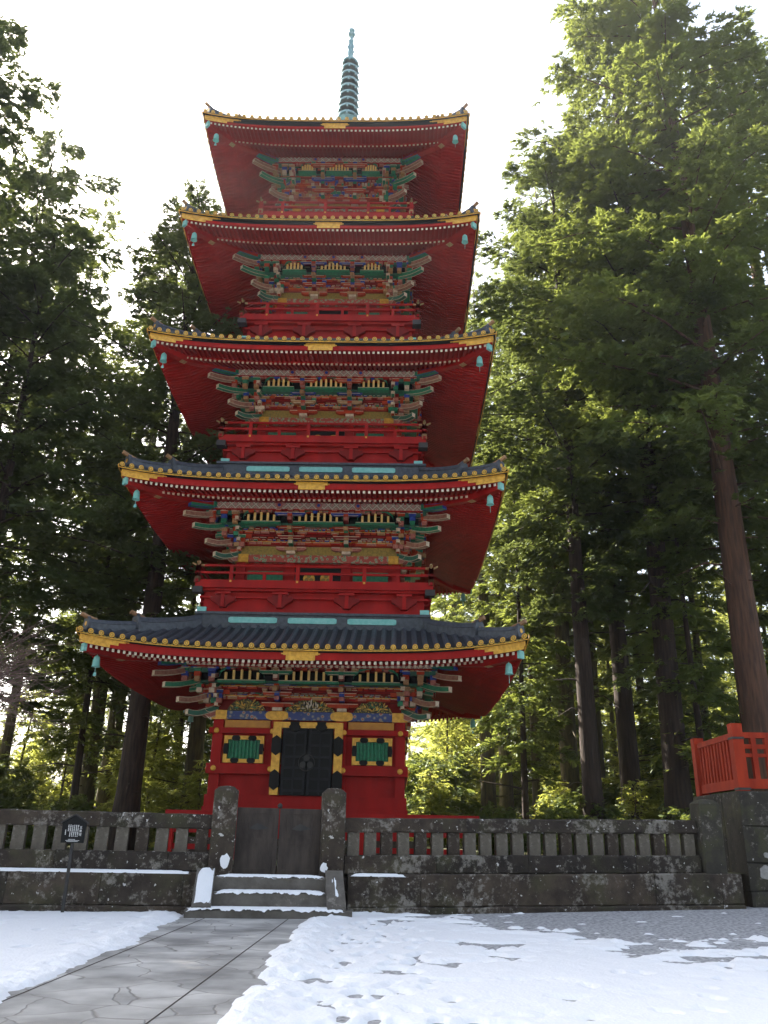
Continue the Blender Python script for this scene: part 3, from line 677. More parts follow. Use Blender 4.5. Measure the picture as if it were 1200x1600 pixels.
    mb = MB(); mb.ring(Fh, Fh-.25, zF-.30, zF-.02, 'frieze'); mb.ring(Fh+.02, Fh-.2, zF-.335, zF-.301, 'red'); mb.ring(Fh+.02, Fh-.2, zF-.019, zF+.03, 'red'); fz = mb.build('frieze', pg, OFF)
    for x in (-Fh*.37, 0, Fh*.37): mb = MB(); mb.prism([(x+.12*math.cos(2*math.pi*i/14), zF-.16+.12*math.sin(2*math.pi*i/14)) for i in range(14)], -Fh-.03, -Fh+.01, 'pink'); mb.prism([(x+.06*math.cos(2*math.pi*i/10), zF-.16+.06*math.sin(2*math.pi*i/10)) for i in range(10)], -Fh-.04, -Fh, 'blue'); P4(mb, 'medallion', fz)
    # gold lattice vents under green arches
    za, zb_ = z0+H-.43, z0+H-.13
    bx = W*.337*1.12
    for (xa, xb, nb) in ((-bx+.33, bx-.33, 7), (-W*1.1+.62, -bx-.33, 5), (bx+.33, W*1.1-.62, 5)):
        mb = MB(); mb.b2(xa-.12, xb+.12, -Fh-.0, -Fh+.24, za-.10, za, 'green'); mb.b2(xa-.11, xb+.11, -Fh-.008, -Fh, za-.025, za-.008, 'cream')
        for i in range(nb):
            x = xa+(i+.5)*(xb-xa)/nb; u_ = (x-(xa+xb)/2)/((xb-xa)/2); top = za+.04+(zb_-za-.03)*math.sqrt(max(.08, 1-u_*u_*.85))
            mb.b2(x-.036, x+.036, -Fh+.0, -Fh+.1, za+.002, top, 'vent_gold')
        n = 12; arc = [((xa+xb)/2+(xb-xa)*.56*math.cos(math.pi*i/n), za+.07+(zb_-za+.02)*math.sin(math.pi*i/n)**.75) for i in range(n+1)]
        for i in range(n):
            (p0, q0), (p1, q1) = arc[i], arc[i+1]; mb.prism([(p0, q0), (p1, q1), (p1, q1+.07), (p0, q0+.07)], -Fh+.01, -Fh+.07, 'green')
        P4(mb, 'lattice_vent', pg)
    cols = ['green', 'blue', 'tan', 'orange_red', 'green', 'darkred', 'blue', 'orange_red']
    def arm(mb, x0, x1, y, z, h_, d, m, edge='cream'):
        c = .35*h_; mb.prism([(x0, z+h_), (x0, z+h_*.55), (x0+.10, z), (x1-.10, z), (x1, z+h_*.55), (x1, z+h_)], y-d/2, y+d/2, m)
        mb.b2(x0+.005, x1-.005, y-d/2-.008, y-d/2, z+h_-.022, z+h_-.002, edge); mb.b2(x0+.1, x1-.1, y-d/2-.008, y-d/2, z+.004, z+.022, edge)
    def masu(mb, x, y, z, s_, m):
        mb.box(x, y, z+.05, s_*1.0, s_, .055, m); mb.box(x, y, z+.0, s_*.72, s_*.72, .05, m)
        mb.b2(x-s_/2, x+s_/2, y-s_/2-.007, y-s_/2, z+.062, z+.076, 'cream')
    def bset(seed):
        q = random.Random(seed); mb = MB()
        mb.box(0, -.06, .06, .30, .3, .1, 'cream'); mb.box(0, -.07, .17, .42, .36, .12, q.choice(['orange_red', 'pink', 'tan']))
        mb.prism([(-.52, .27), (-.52, .2), (-.4, .14), (.4, .14), (.52, .2), (.52, .27)], -.16, -.02, q.choice(['pink', 'orange_red']))
        mb.b2(-.5, .5, -.168, -.16, .24, .262, 'cream')
        for i in range(nt_):
            yy = -(tw[i]-W)-.05 if i < 2 else -(Fh-W)+.02; z = (tz[i]-z0); zz = z+.0
            mm = q.choice(cols); arm(mb, -.46-.03*i, .46+.03*i, yy-.05, zz+dz-.14, .12, .13, mm)
            for x in (-.4, 0, .4): masu(mb, x, yy-.06, zz+dz-.01, .17, q.choice(cols))
            c2 = q.choice(['tan', 'cream', 'green', 'pink'])
            mb.b2(-.075, .075, yy-.17, .0, zz+.0, zz+.14, q.choice(cols)); mb.b2(-.07, .07, yy-.18, yy-.17, zz+.01, zz+.13, c2)
            mb.box(0, yy-.09, zz+.19, .16, .2, .09, q.choice(['blue', 'orange_red', 'green', 'tan']))
        # slanting tail beam with a pale end
        y1 = -(Fh-W)-.12; za_, zb2 = H-.78, H-.42
        mb.hexa([(-.07, y1, za_), (.07, y1, za_), (.07, 0, za_+.25), (-.07, 0, za_+.25), (-.07, y1, za_+.14), (.07, y1, za_+.14), (.07, 0, za_+.39), (-.07, 0, za_+.39)], 'tan')
        mb.b2(-.085, .085, -(Fh-W)-.10, -(Fh-W)+.1, H-.42, H-.27, 'pink'); mb.b2(-.1, .1, -(Fh-W)-.07, -(Fh-W)+.1, H-.27, H-.1, q.choice(['orange_red', 'blue', 'cream']))
        arm(mb, -.5, .5, -(Fh-W)-.02, H-.26, .12, .12, q.choice(['orange_red', 'pink']))
        return mb
    b0 = bset(100+k).build('bracket_set', pg)
    first = True
    for kk in (0, 1, 3):
        for x in (pxs[1], pxs[2]):
            o = b0 if first else dup(b0); first = False
            c, s = math.cos(math.pi/2*kk), math.sin(math.pi/2*kk); o.location = (x*c+W*s, x*s-W*c, z0-PB[2]); o.rotation_euler.z = math.pi/2*kk
    # rows of small blocks along the tiers
    mb = MB(); q = random.Random(40+k)
    for i in range(nt_):
        wi = (W if i == 0 else tw[i-1])+.10; zz_ = tz[i]
        for (za2, zb2_, pro, pal, l0, l1) in ((.055, .145, .03, ['orange_red', 'pink', 'darkred', 'orange_red', 'tan', 'red'], .12, .34), (.18, .18+(dz-.2)*.42, .05, ['blue', 'green', 'pink', 'blue', 'cream', 'orange_red', 'tan'], .07, .16), (.19+(dz-.2)*.45, dz-.03, .085, ['orange_red', 'green', 'pink', 'darkred', 'blue', 'tan'], .10, .24)):
            x = -wi-.1
            while x < wi+.1:
                l = q.uniform(l0, l1); m_ = q.choice(pal); p_ = pro+q.uniform(-.012, .03)
                mb.b2(x, x+l, -wi-p_, -wi+.03, zz_+za2+.002, zz_+zb2_, m_)
                if q.random() < .75: mb.b2(x+.01, x+l-.01, -wi-p_-.006, -wi-p_, zz_+zb2_-.022, zz_+zb2_-.006, 'cream' if m_ != 'cream' else 'blue')
                x += l+q.uniform(.02, .07)
    n = 0; x = -Fh*.98
    while x < Fh*.98:                                        # carved masks under the frieze
        l = q.uniform(.08, .2); m_ = q.choice(['pink', 'orange_red', 'pink', 'tan', 'darkred', 'blue']); p_ = q.uniform(-.07, -.02)
        mb.b2(x, x+l, -Fh-p_-.03, -Fh+.12, zF-.40-q.uniform(0, .03), zF-.337, m_); x += l+q.uniform(.02, .06)
    P4(mb, 'block_row', pg)
    # corner bracket: stacked curved noses on the diagonal and both faces
    mb = MB(); q = random.Random(70+k); D_ = Vector((-1, -1, 0)).normalized(); Pn = Vector((-1, 1, 0)).normalized()
    def nose(d, pn, reach, z, w_, h_, m, edge, up=.16):
        st_ = Vector((-W+.1, -W+.1, 0)); n = 7; V = []
        for i in range(n+1):
            t = i/n; c = st_+d*(reach*t); zz = z+(1-t)*reach*.36+up*max(0, t-.6)**1.6*2.2; hh = h_*(1-.2*t)
            for a, b in ((-1, 0), (1, 0), (1, 1), (-1, 1)): V.append(c+pn*(a*w_/2*(1-.15*t))+Vector((0, 0, zz+b*hh)))
        F = [(i*4+j, i*4+(j+1) % 4, (i+1)*4+(j+1) % 4, (i+1)*4+j) for i in range(n) for j in range(4)]; F += [(3, 2, 1, 0), (n*4, n*4+1, n*4+2, n*4+3)]
        mb.add(V, F, [m]*(len(F)-1)+[edge])
        for b in (.93, .0):                                  # pale outlines along both cheeks
            for sg_ in (-1, 1):
                pts = [ (V[i*4+(0 if sg_ < 0 else 1)]*(1-b)+V[i*4+(3 if sg_ < 0 else 2)]*b)+pn*(sg_*.004) for i in range(1, n+1)]
                mb.tube(pts, .011, edge, 4)
    k2 = math.sqrt(2); sc_ = (Fh-W)/.82
    for (hwn, fz_, m, e) in ((Fh+.84, .50, 'nose_brown', 'cream'), (Fh+.56, .27, 'green', 'cream'), (Fh+.18, -.03, 'nose_brown', 'cream'), (Fh-.08, -.30, 'deep_green', 'cream'), (Fh-.5, -.25, 'pink', 'cream')):
        nose(D_, Pn, (hwn-W)*k2, z0+H*fz_, .19, .20, m, e, .30)
    for d, pn in ((Vector((-1, 0, 0)), Vector((0, 1, 0))), (Vector((0, -1, 0)), Vector((1, 0, 0)))):
        for (rr, fz_, m) in ((Fh-W+.5, .62, 'pink'), (Fh-W+.28, .42, 'green'), (Fh-W-.05, .22, 'tan'), (Fh-W-.3, .04, 'orange_red')): nose(d, pn, max(.25, rr-.18), z0+H*fz_, .14, .15, m, 'cream', .12)
    nose(D_, Pn, (Fh+.72-W)*k2, z0+H*.78, .24, .26, 'green', 'blue', .3)
    for i in range(nt_):
        w_i = tw[i] if i < 2 else Fh-.06
        for j, (x, y) in enumerate(((-w_i-.02, -w_i-.02), (-w_i, -W), (-W, -w_i), (-w_i-.02, -w_i+.38), (-w_i+.38, -w_i-.02))):
            z = tz[i]+dz*.35; mb.box(x, y, z+.03, .2, .2, .14, q.choice(cols)); mb.box(x, y, z+.16, .24, .24, .09, q.choice(['blue', 'green', 'orange_red', 'tan'])); mb.box(x, y, z+.215, .26, .26, .02, 'cream'); mb.box(x, y, z-.12, .17, .17, .15, q.choice(['tan', 'green', 'pink', 'cream']))
        mb.b2(-w_i-.26, -w_i+.7, -w_i-.09, -w_i+.03, tz[i]+dz-.10, tz[i]+dz+.03, ('orange_red', 'green', 'deep_green')[i]); mb.b2(-w_i-.09, -w_i+.03, -w_i+.031, -w_i+.7, tz[i]+dz-.10, tz[i]+dz+.03, ('orange_red', 'green', 'deep_green')[i])
    mb.b2(-Fh-.10, -Fh+.08, -Fh-.10, -Fh+.08, zF-.32, zF+.0, 'green'); mb.b2(-Fh-.11, -Fh+.03, -Fh-.11, -Fh+.03, zF-.22, zF-.1, 'orange_red')
    cb = P4(mb, 'corner_bracket', pg, (0, 1, 3))
    # ---- eaves: rafters, soffit, fascia
    def soff(d):                                             # underside height at distance d from the axis
        if d > E_-1.12: return zE-.22+(E_-d)*.10
        zi = zE-.22+.112; return zi+(zF+.06-zi)*((E_-1.12)-d)/((E_-1.12)-Fh)
    mb = MB(); sp_ = .165; n = int(2*(E_-.25)/sp_)
    for (do, di, dzz, wd, hh, mm) in ((E_-.17, E_-1.35, -.05, .075, .09, 'white'), (E_-1.02, Fh+.0, -.03, .08, .10, 'cream')):
        nn = int(2*(do-.05)/sp_); nn -= nn % 2
        for i in range(-nn//2, nn//2+1):
            x = i*sp_
            if abs(x) > do-.06: continue
            d1 = max(di, abs(x)+.05)
            if d1 > do-.05: continue
            V = []; seg = 3
            for j in range(seg+1):
                d = do+(d1-do)*j/seg; zb3 = (zE-.22+(E_-d)*.19+dzz) if mm == 'white' else soff(min(d, E_-1.12))+dzz-.0+(0 if d < E_-1.12 else -(d-(E_-1.12))*.3)
                for a, b in ((-1, -hh), (1, -hh), (1, 0), (-1, 0)): V.append((x+a*wd/2, -d, zb3+b))
            F = [(j*4+q_, j*4+(q_+1) % 4, (j+1)*4+(q_+1) % 4, (j+1)*4+q_) for j in range(seg) for q_ in range(4)]+[(0, 1, 2, 3), (seg*4+3, seg*4+2, seg*4+1, seg*4)]
            mb.add(V, F, ['red']*(len(F)-2)+[mm, 'red'])
    # boards above the rafters
    mb.grid(lambda u, v: ((2*u-1)*(E_-.1-v*(E_-1.0-(E_-.1)+0)*-1 if False else (E_-.1)+(Fh-.1-E_+.1)*v), -((E_-.1)+(Fh-.1-E_+.1)*v), soff((E_-.1)+(Fh-.1-E_+.1)*v)+.02), 24, 8, 'red')
    # kayaoi strip the flying rafters stand on
    def bar(d, zc, hh, dd, m, n=24, x1=None):
        V = []
        for i in range(n+1):
            x = (2*i/n-1)*(d-.02)
            for a, b in ((0, -hh/2), (0, hh/2), (dd, hh/2), (dd, -hh/2)): V.append((x, -d+a, zc+b))
        F = [(i*4+q_, (i+1)*4+q_, (i+1)*4+(q_+1) % 4, i*4+(q_+1) % 4) for i in range(n) for q_ in range(4)]
        mb.add(V, F, m)
    bar(E_-1.0, zE-.155, .07, .12, 'red')
    mb.warp(lift); mb.rot4(); so_ = mb.build('rafter_soffit', pg, OFF)
    mb = MB()
    bk = (.05, .06, .10, .15, .18)[k]; bar(E_-.10, (zE-.23+zE+.03-bk)/2, .26-bk-.002, .1, 'red', 32); bar(E_-.10, zE+.055-bk/2-.002+.0, .06+bk-.006, .12, 'black', 32)
    bar(E_-.02, zE+.03, .035, .14, 'navy', 32)
    mb.warp(lift); mb.rot4(); fa = mb.build('fascia', pg, OFF)
    mb = MB()                                                # gold plates at the middle and corners
    def plate(x0, x1, zt, zb, d, m='gold', n=8):
        V = []
        for i in range(n+1):
            x = x0+(x1-x0)*i/n; V += [(x, -d, zb(i/n)), (x, -d, zt), (x, -d+.02, zt), (x, -d+.02, zb(i/n))]
        F = [(i*4+q_, (i+1)*4+q_, (i+1)*4+(q_+1) % 4, i*4+(q_+1) % 4) for i in range(n) for q_ in range(4)]+[(0, 1, 2, 3), (n*4+3, n*4+2, n*4+1, n*4)]
        mb.add(V, F, m)
    dp = E_-.075
    def fin():
        global mb
        mb.warp(lift); P4(mb, 'gold_plate', fa, (0, 1, 3)); mb = MB()
    plate(-.5, .5, zE+.02, lambda t: zE-.10, dp); plate(-.42, .42, zE-.101, lambda t: zE-.25, dp); plate(-.56, .56, zE-.04, lambda t: zE-.075, dp-.004); fin()
    for sx in (-1, 1):
        plate(sx*(E_-1.45), sx*(E_-.09), zE+.06, lambda t: zE-.05-.03*t, dp); plate(sx*(E_-1.25), sx*(E_-.09), zE-.051, lambda t: zE-.14, dp+.003); plate(sx*(E_-1.0), sx*(E_-.12), zE-.14, lambda t: zE-.23, dp-.003)
        plate(sx*(E_-1.55), sx*(E_-.1), zE+.0, lambda t: zE-.03, dp-.006); fin()
    # hip beam with copper cap, bell
    mb = MB(); n = 8; V = []
    for i in range(n+1):
        d = Fh+.0+(E_-.24-Fh)*i/n; p = lift(-d, -d, soff(d)-.16)
        for a, b in ((-1, -.12), (1, -.12), (1, .14), (-1, .14)): V.append(Vector(p)+Pn*(a*.11)+Vector((0, 0, b)))
    F = [(i*4+q_, (i+1)*4+q_, (i+1)*4+(q_+1) % 4, i*4+(q_+1) % 4) for i in range(n) for q_ in range(4)]+[(0, 1, 2, 3), (n*4+3, n*4+2, n*4+1, n*4)]
    mb.add(V, F, 'red'); ch = P4(mb, 'corner_beam', pg, (0, 1, 2, 3))
    tip = Vector(lift(-(E_-.26), -(E_-.26), soff(E_-.26)-.15))
    mb = MB(); V = []
    for i, (d, s_) in enumerate(((-.2, .1), (.0, .105), (.12, .105))):
        for a, b in ((-1, -1), (1, -1), (1, 1), (-1, 1)): V.append(tip+D_*d+Pn*(a*s_)+Vector((0, 0, b*.115)))
    F = [(i*4+q_, (i+1)*4+q_, (i+1)*4+(q_+1) % 4, i*4+(q_+1) % 4) for i in range(2) for q_ in range(4)]+[(0, 1, 2, 3), (11, 10, 9, 8)]
    mb.add(V, F, 'copper')
    P4(mb, 'copper_cap', pg, (0, 1, 2, 3))
    mid = Vector(lift(-(E_-.52), -(E_-.52), soff(E_-.5)-.18)); mb = MB()
    mb.lathe([(.012, .34), (.012, .02), (.05, .0), (.085, -.04), (.10, -.13), (.105, -.27), (.125, -.32), (.115, -.32), (.085, -.24), (.03, -.1)], 'copper', 14, tuple(mid+Vector((0, 0, -.14))))
    mb.box(mid.x, mid.y, mid.z-.56, .012, .012, .2, 'copper'); mb.prism([(mid.x-.05, mid.z-.72), (mid.x+.05, mid.z-.72), (mid.x+.03, mid.z-.62), (mid.x-.03, mid.z-.62)], mid.y-.005, mid.y+.005, 'copper')
    P4(mb, 'wind_bell', pg, (0, 1, 2, 3))
    # painted block on the hip beam where the base rafters end
    mb = MB(); pc = Vector(lift(-(E_-1.05), -(E_-1.05), soff(E_-1.1)-.2)); mb.box(pc.x, pc.y, pc.z, .2, .2, .2, 'tan', R(45)); P4(mb, 'beam_tip', pg, (0, 1, 3))
    # ---- roof
    if k < 4: hi, zi = RH[k]-.02, RZ[k]-.46
    else: hi, zi = .62, 31.7
    zo = zE+.10
    def top(d):
        t = (E_-d)/(E_-hi); return zo+(zi-zo)*((.72*t+.28*t*t) if k < 4 else (.62*t+.38*t**2.2))
    mb = MB()
    mb.grid(lambda u, v: ((2*u-1)*(E_+(hi-E_)*v), -(E_+(hi-E_)*v), top(E_+(hi-E_)*v)), 28, 10, 'tile_pan_shaded')
    mb.grid(lambda u, v: ((2*u-1)*(E_+(hi-E_)*v), -(E_+(hi-E_)*v), top(E_+(hi-E_)*v)-.05), 28, 3, 'black')
    spt = 2*(E_-.12)/round(2*(E_-.12)/.31); nr = round(2*(E_-.12)/.31)
    for i in range(nr+1):
        x = -(E_-.12)+i*spt; d1 = max(hi, abs(x)+.02); seg = 7; V = []; pr_ = [(math.cos(math.pi*a/5)*.085, math.sin(math.pi*a/5)*.095) for a in range(6)]
        if E_-d1 < .15: continue
        for j in range(seg+1):
            d = E_+.015+(d1-E_)*j/seg
            for a, b in pr_: V.append((x+a, -d, top(min(d, E_))+b-.01))
        F = [(j*6+a, j*6+a+1, (j+1)*6+a+1, (j+1)*6+a) for j in range(seg) for a in range(5)]
        mb.add(V, F, 'tile')
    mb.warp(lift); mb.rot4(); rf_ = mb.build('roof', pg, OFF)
    mb = MB()                                                # gilded tile ends along the eave
    for i in range(nr+1):
        x = -(E_-.12)+i*spt
        v0 = len(mb.v); n = 12; zc = zo+.03; rr = .078
        mb.prism([(x+rr*math.cos(2*math.pi*j/n), zc+rr*math.sin(2*math.pi*j/n)) for j in range(n)], -E_-.045, -E_-.02, 'gold')
        mb.prism([(x+.056*math.cos(2*math.pi*j/8), zc+.056*math.sin(2*math.pi*j/8)) for j in range(8)], -E_-.0475, -E_-.04, 'olive')
        mb.prism([(x+.028*math.cos(2*math.pi*j/6), zc+.028*math.sin(2*math.pi*j/6)) for j in range(6)], -E_-.055, -E_-.04, 'gold')
        if i < nr: mb.prism([(x+.07, zo-.01), (x+spt/2, zo-.045), (x+spt-.07, zo-.01), (x+spt-.07, zo-.05), (x+spt/2, zo-.075), (x+.07, zo-.05)], -E_-.03, -E_-.02, 'olive')
    bar(E_+.02, zo-.075, .026, .02, 'gold', 32)
    mb.warp(lift); P4(mb, 'eave_edging', rf_, (0, 1, 2, 3))
    # hip ridges in two tiers with ornamental ends and horns
    mb = MB()
    def ridge(d0, d1, w_, hh, upend, m='tile'):
        n = 8; V = []; prof = [(-w_, -.15), (-w_, hh*.6), (-w_*1.15, hh*.62), (-w_*.8, hh), (0, hh*1.12), (w_*.8, hh), (w_*1.15, hh*.62), (w_, hh*.6), (w_, -.15)]; kk = len(prof)
        for i in range(n+1):
            d = d0+(d1-d0)*i/n; p = Vector(lift(-d, -d, top(d)))+Vector((0, 0, upend*max(0, i/n-.6)**2*3))
            for a, b in prof: V.append(p+Pn*a+Vector((0, 0, b)))
        F = [(i*kk+j, (i+1)*kk+j, (i+1)*kk+(j+1) % kk, i*kk+(j+1) % kk) for i in range(n) for j in range(kk)]+[tuple(range(kk)), tuple(n*kk+j for j in range(kk))[::-1]]
        mb.add(V, F, m)
        e = Vector(lift(-d1, -d1, top(d1)))+Vector((0, 0, upend*.48+hh*.5)); L_ = d1*0
        # end tile
        V = []
        for s_ in (-.02, .07):
            for j in range(10): a = 2*math.pi*j/10; V.append(e+D_*s_+Pn*(math.cos(a)*w_*1.35)+Vector((0, 0, math.sin(a)*hh*.85)))
        mb.add(V, [tuple(range(10)), tuple(range(10, 20))[::-1]]+[(j, (j+1) % 10, 10+(j+1) % 10, 10+j) for j in range(10)], 'tile')
        V = [e+D_*.075+Pn*(math.cos(2*math.pi*j/8)*.07)+Vector((0, 0, math.sin(2*math.pi*j/8)*.07)) for j in range(8)]; mb.add(V, [tuple(range(8))], 'gold')
        mb.tube([e+Vector((0, 0, hh*.55))-D_*.25, e+Vector((0, 0, hh*.75))+D_*.05, e+Vector((0, 0, hh*.75+.06))+D_*.24], [.06, .065, .07], 'horn', 8)
    ridge(hi+.0, E_-1.3, .16, .36, .10); ridge(E_-1.35, E_-.22, .13, .27, .07)
    P4(mb, 'hip_ridge', rf_, (0, 1, 2, 3))
    if k < 4:
        mb = MB(); h_ = RH[k]; z_ = RZ[k]
        mb.ring(h_+.06, h_-.5, z_-.46, z_-.08, 'tile'); mb.ring(h_+.12, h_-.5, z_-.078, z_-.0, 'tile'); mb.ring(h_+.13, h_-.3, z_-.60, z_-.462, 'tile')
        rc = mb.build('ridge_course', pg, OFF)
        for x in (-h_*.52, -.0, h_*.52):
            mb = MB()
            pts = [(x-.72, z_-.36), (x+.72, z_-.36), (x+.79, z_-.33), (x+.79, z_-.20), (x+.72, z_-.17), (x-.72, z_-.17), (x-.79, z_-.20), (x-.79, z_-.33)]
            sc = h_/3.72; mb.prism([(x+(a-x)*sc, b) for a, b in pts], -h_-.09, -h_-.03, 'copper'); P4(mb, 'copper_inlay', rc)
    # ---- balcony of this storey
    if k:
        h_ = BH[k]; z_ = BE[k]; zr = RZ[k-1]
        mb = MB(); mb.ring(h_-.28, h_-.7, zr-.1, z_-.16, 'red'); mb.ring(h_-.20, h_-.6, zr+.0, zr+.14, 'red'); mb.ring(h_-.16, h_-.6, zr+(z_-zr)*.55, zr+(z_-zr)*.55+.07, 'red')
        mb.ring(h_-.10, W-.3, z_-.16, z_-.08, 'red'); mb.ring(h_, W-.3, z_-.079, z_+.09, 'red')
        bc = mb.build('balcony', pg, OFF)
        for x in (-h_*.76, -h_*.28, h_*.28, h_*.76):          # carved cloud brackets
            mb = MB(); zc = zr+.16; hh = (z_-.2-zc)
            for sx in (-1, 1):
                pts = [(0, 0), (.10, .0), (.18, .12), (.30, .22), (.42, .30), (.40, .45), (.28, .42), (.22, .58), (.10, .5), (0, .6)]
                mb.prism([(x+sx*a*1.0, zc+b*hh/.62) for a, b in pts], -h_+.10, -h_+.3, 'darkred')
            mb.b2(x-.06, x+.06, -h_+.06, -h_+.3, zc, zc+hh, 'red'); mb.box(x, -h_+.14, zc+hh*.93, .5, .2, .08, 'red'); P4(mb, 'cloud_bracket', bc)
        mb = MB(); mb.box(-h_+.1, -h_+.1, z_-.16, .32, .32, .2, 'iron'); P4(mb, 'corner_fitting', bc, (0, 1, 3)); mb = MB(); mb.box(-h_+.27, -h_+.27, zr+.08, .3, .3, .16, 'copper'); P4(mb, 'copper_shoe', bc, (0, 1, 3))
        rh = .60; mb = MB()
        mb.tube([(-h_-.16, -h_+.06, z_+.09+rh+.07), (-h_-.04, -h_+.06, z_+.09+rh+.01), (-h_+.25, -h_+.06, z_+.09+rh)], [.03, .036, .045], 'tan', 8)
        mb.tube([(h_+.16, -h_+.06, z_+.09+rh+.07), (h_+.04, -h_+.06, z_+.09+rh+.01), (h_-.25, -h_+.06, z_+.09+rh)], [.03, .036, .045], 'tan', 8)
        mb.tube([(-h_+.25, -h_+.06, z_+.09+rh), (h_-.25, -h_+.06, z_+.09+rh)], .045, 'red', 8)
        mb.b2(-h_-.05, h_+.05, -h_+.025, -h_+.095, z_+.09+rh*.52, z_+.09+rh*.52+.075, 'red'); mb.b2(-h_-.05, h_+.05, -h_+.015, -h_+.105, z_+.092, z_+.092+.1, 'red')
        for x in (-h_+.06, h_-.06):
            mb.b2(x-.085, x+.085, -h_-.025, -h_+.145, z_+.0915, z_+.09+.2, 'tan'); mb.b2(x-.075, x+.075, -h_-.015, -h_+.135, z_+.09+.2, z_+.09+rh+.02, 'red')
            mb.lathe([(.06, 0), (.06, .03), (.04, .04), (.058, .08), (.045, .12), (.0, .16)], 'tan', 10, (x, -h_+.06, z_+.09+rh+.02))
        rls = P4(mb, 'railing', bc)
        npst = 7
        for j in range(1, npst-1+1):
            x = -h_+.06+(2*h_-.12)*j/(npst)
            mb = MB()
            if j % 2: mb.b2(x-.06, x+.06, -h_-.0, -h_+.12, z_+.093, z_+.09+rh-.03, 'red'); mb.box(x, -h_-.003, z_+.14, .07, .02, .07, 'gold')
            else: mb.b2(x-.05, x+.05, -h_+.01, -h_+.11, z_+.093, z_+.09+rh*.52, 'red')
            mb.build('railing_post', bc, OFF)
# plinth and spire
mb = MB(); mb.ring(3.9, 1., 0.6, 1.35, 'stone'); mb.ring(3.5, 1., 1.35, 1.56, 'stone'); mb.build('plinth', pg, OFF)
mb = MB(); mb.box(0, 0, 32.0, 1.5, 1.5, .9, 'spire'); mb.box(0, 0, 32.5, 1.7, 1.7, .12, 'spire')
mb.lathe([(.62, 32.56), (.6, 32.75), (.45, 33.05), (.2, 33.2), (.5, 33.35), (.62, 33.45), (.2, 33.5), (.12, 33.6), (.105, 37.6), (.09, 39.2), (.05, 39.3)], 'spire', 18)
fi = mb.build('spire', pg, OFF)
for j in range(9):
    z = 33.72+.45*j; r_ = .50-.012*j; mb = MB(); n = 24
    mb.lathe([(r_, 0), (r_+.012, .05), (r_, .11), (r_-.05, .13), (r_-.06, .05), (r_-.05, 0)], 'spire', n, (0, 0, z))
    for a in range(4): c, s = math.cos(a*math.pi/2+.3), math.sin(a*math.pi/2+.3); mb.tube([(0, 0, z+.06), (c*(r_-.03), s*(r_-.03), z+.06)], .02, 'spire', 6)
    mb.lathe([(.17, .0), (.19, .07), (.15, .13)], 'spire', 12, (0, 0, z))
    for a in range(8):
        c, s = math.cos(a*math.pi/4), math.sin(a*math.pi/4); mb.lathe([(.01, -.0), (.035, -.1), (.045, -.16)], 'spire', 6, (c*(r_+.02), s*(r_+.02), z))
    mb.build('spire_ring', fi, OFF)
mb = MB(); n = 0
for a in range(4):
    c, s = math.cos(a*math.pi/2+.78), math.sin(a*math.pi/2+.78)
    pts = [(.06, 37.75), (.2, 37.85), (.13, 38.2), (.26, 38.35), (.13, 38.6), (.2, 38.85), (.06, 39.0)]
    V = [(c*p, s*p, z) for p, z in pts]; V2 = [(x-s*.02, y+c*.02, z) for x, y, z in V]; k_ = len(V)
    mb.add(V+V2, [tuple(range(k_)), tuple(range(k_, 2*k_))[::-1]]+[(i, (i+1) % k_, k_+(i+1) % k_, k_+i) for i in range(k_)], 'spire')
mb.build('water_flame', fi, OFF)
mb = MB(); mb.lathe([(.04, 39.2), (.17, 39.32), (.19, 39.42), (.08, 39.5), (.15, 39.58), (.17, 39.68), (.06, 39.82), (0, 39.88)], 'spire', 14); mb.build('jewel', fi, OFF)

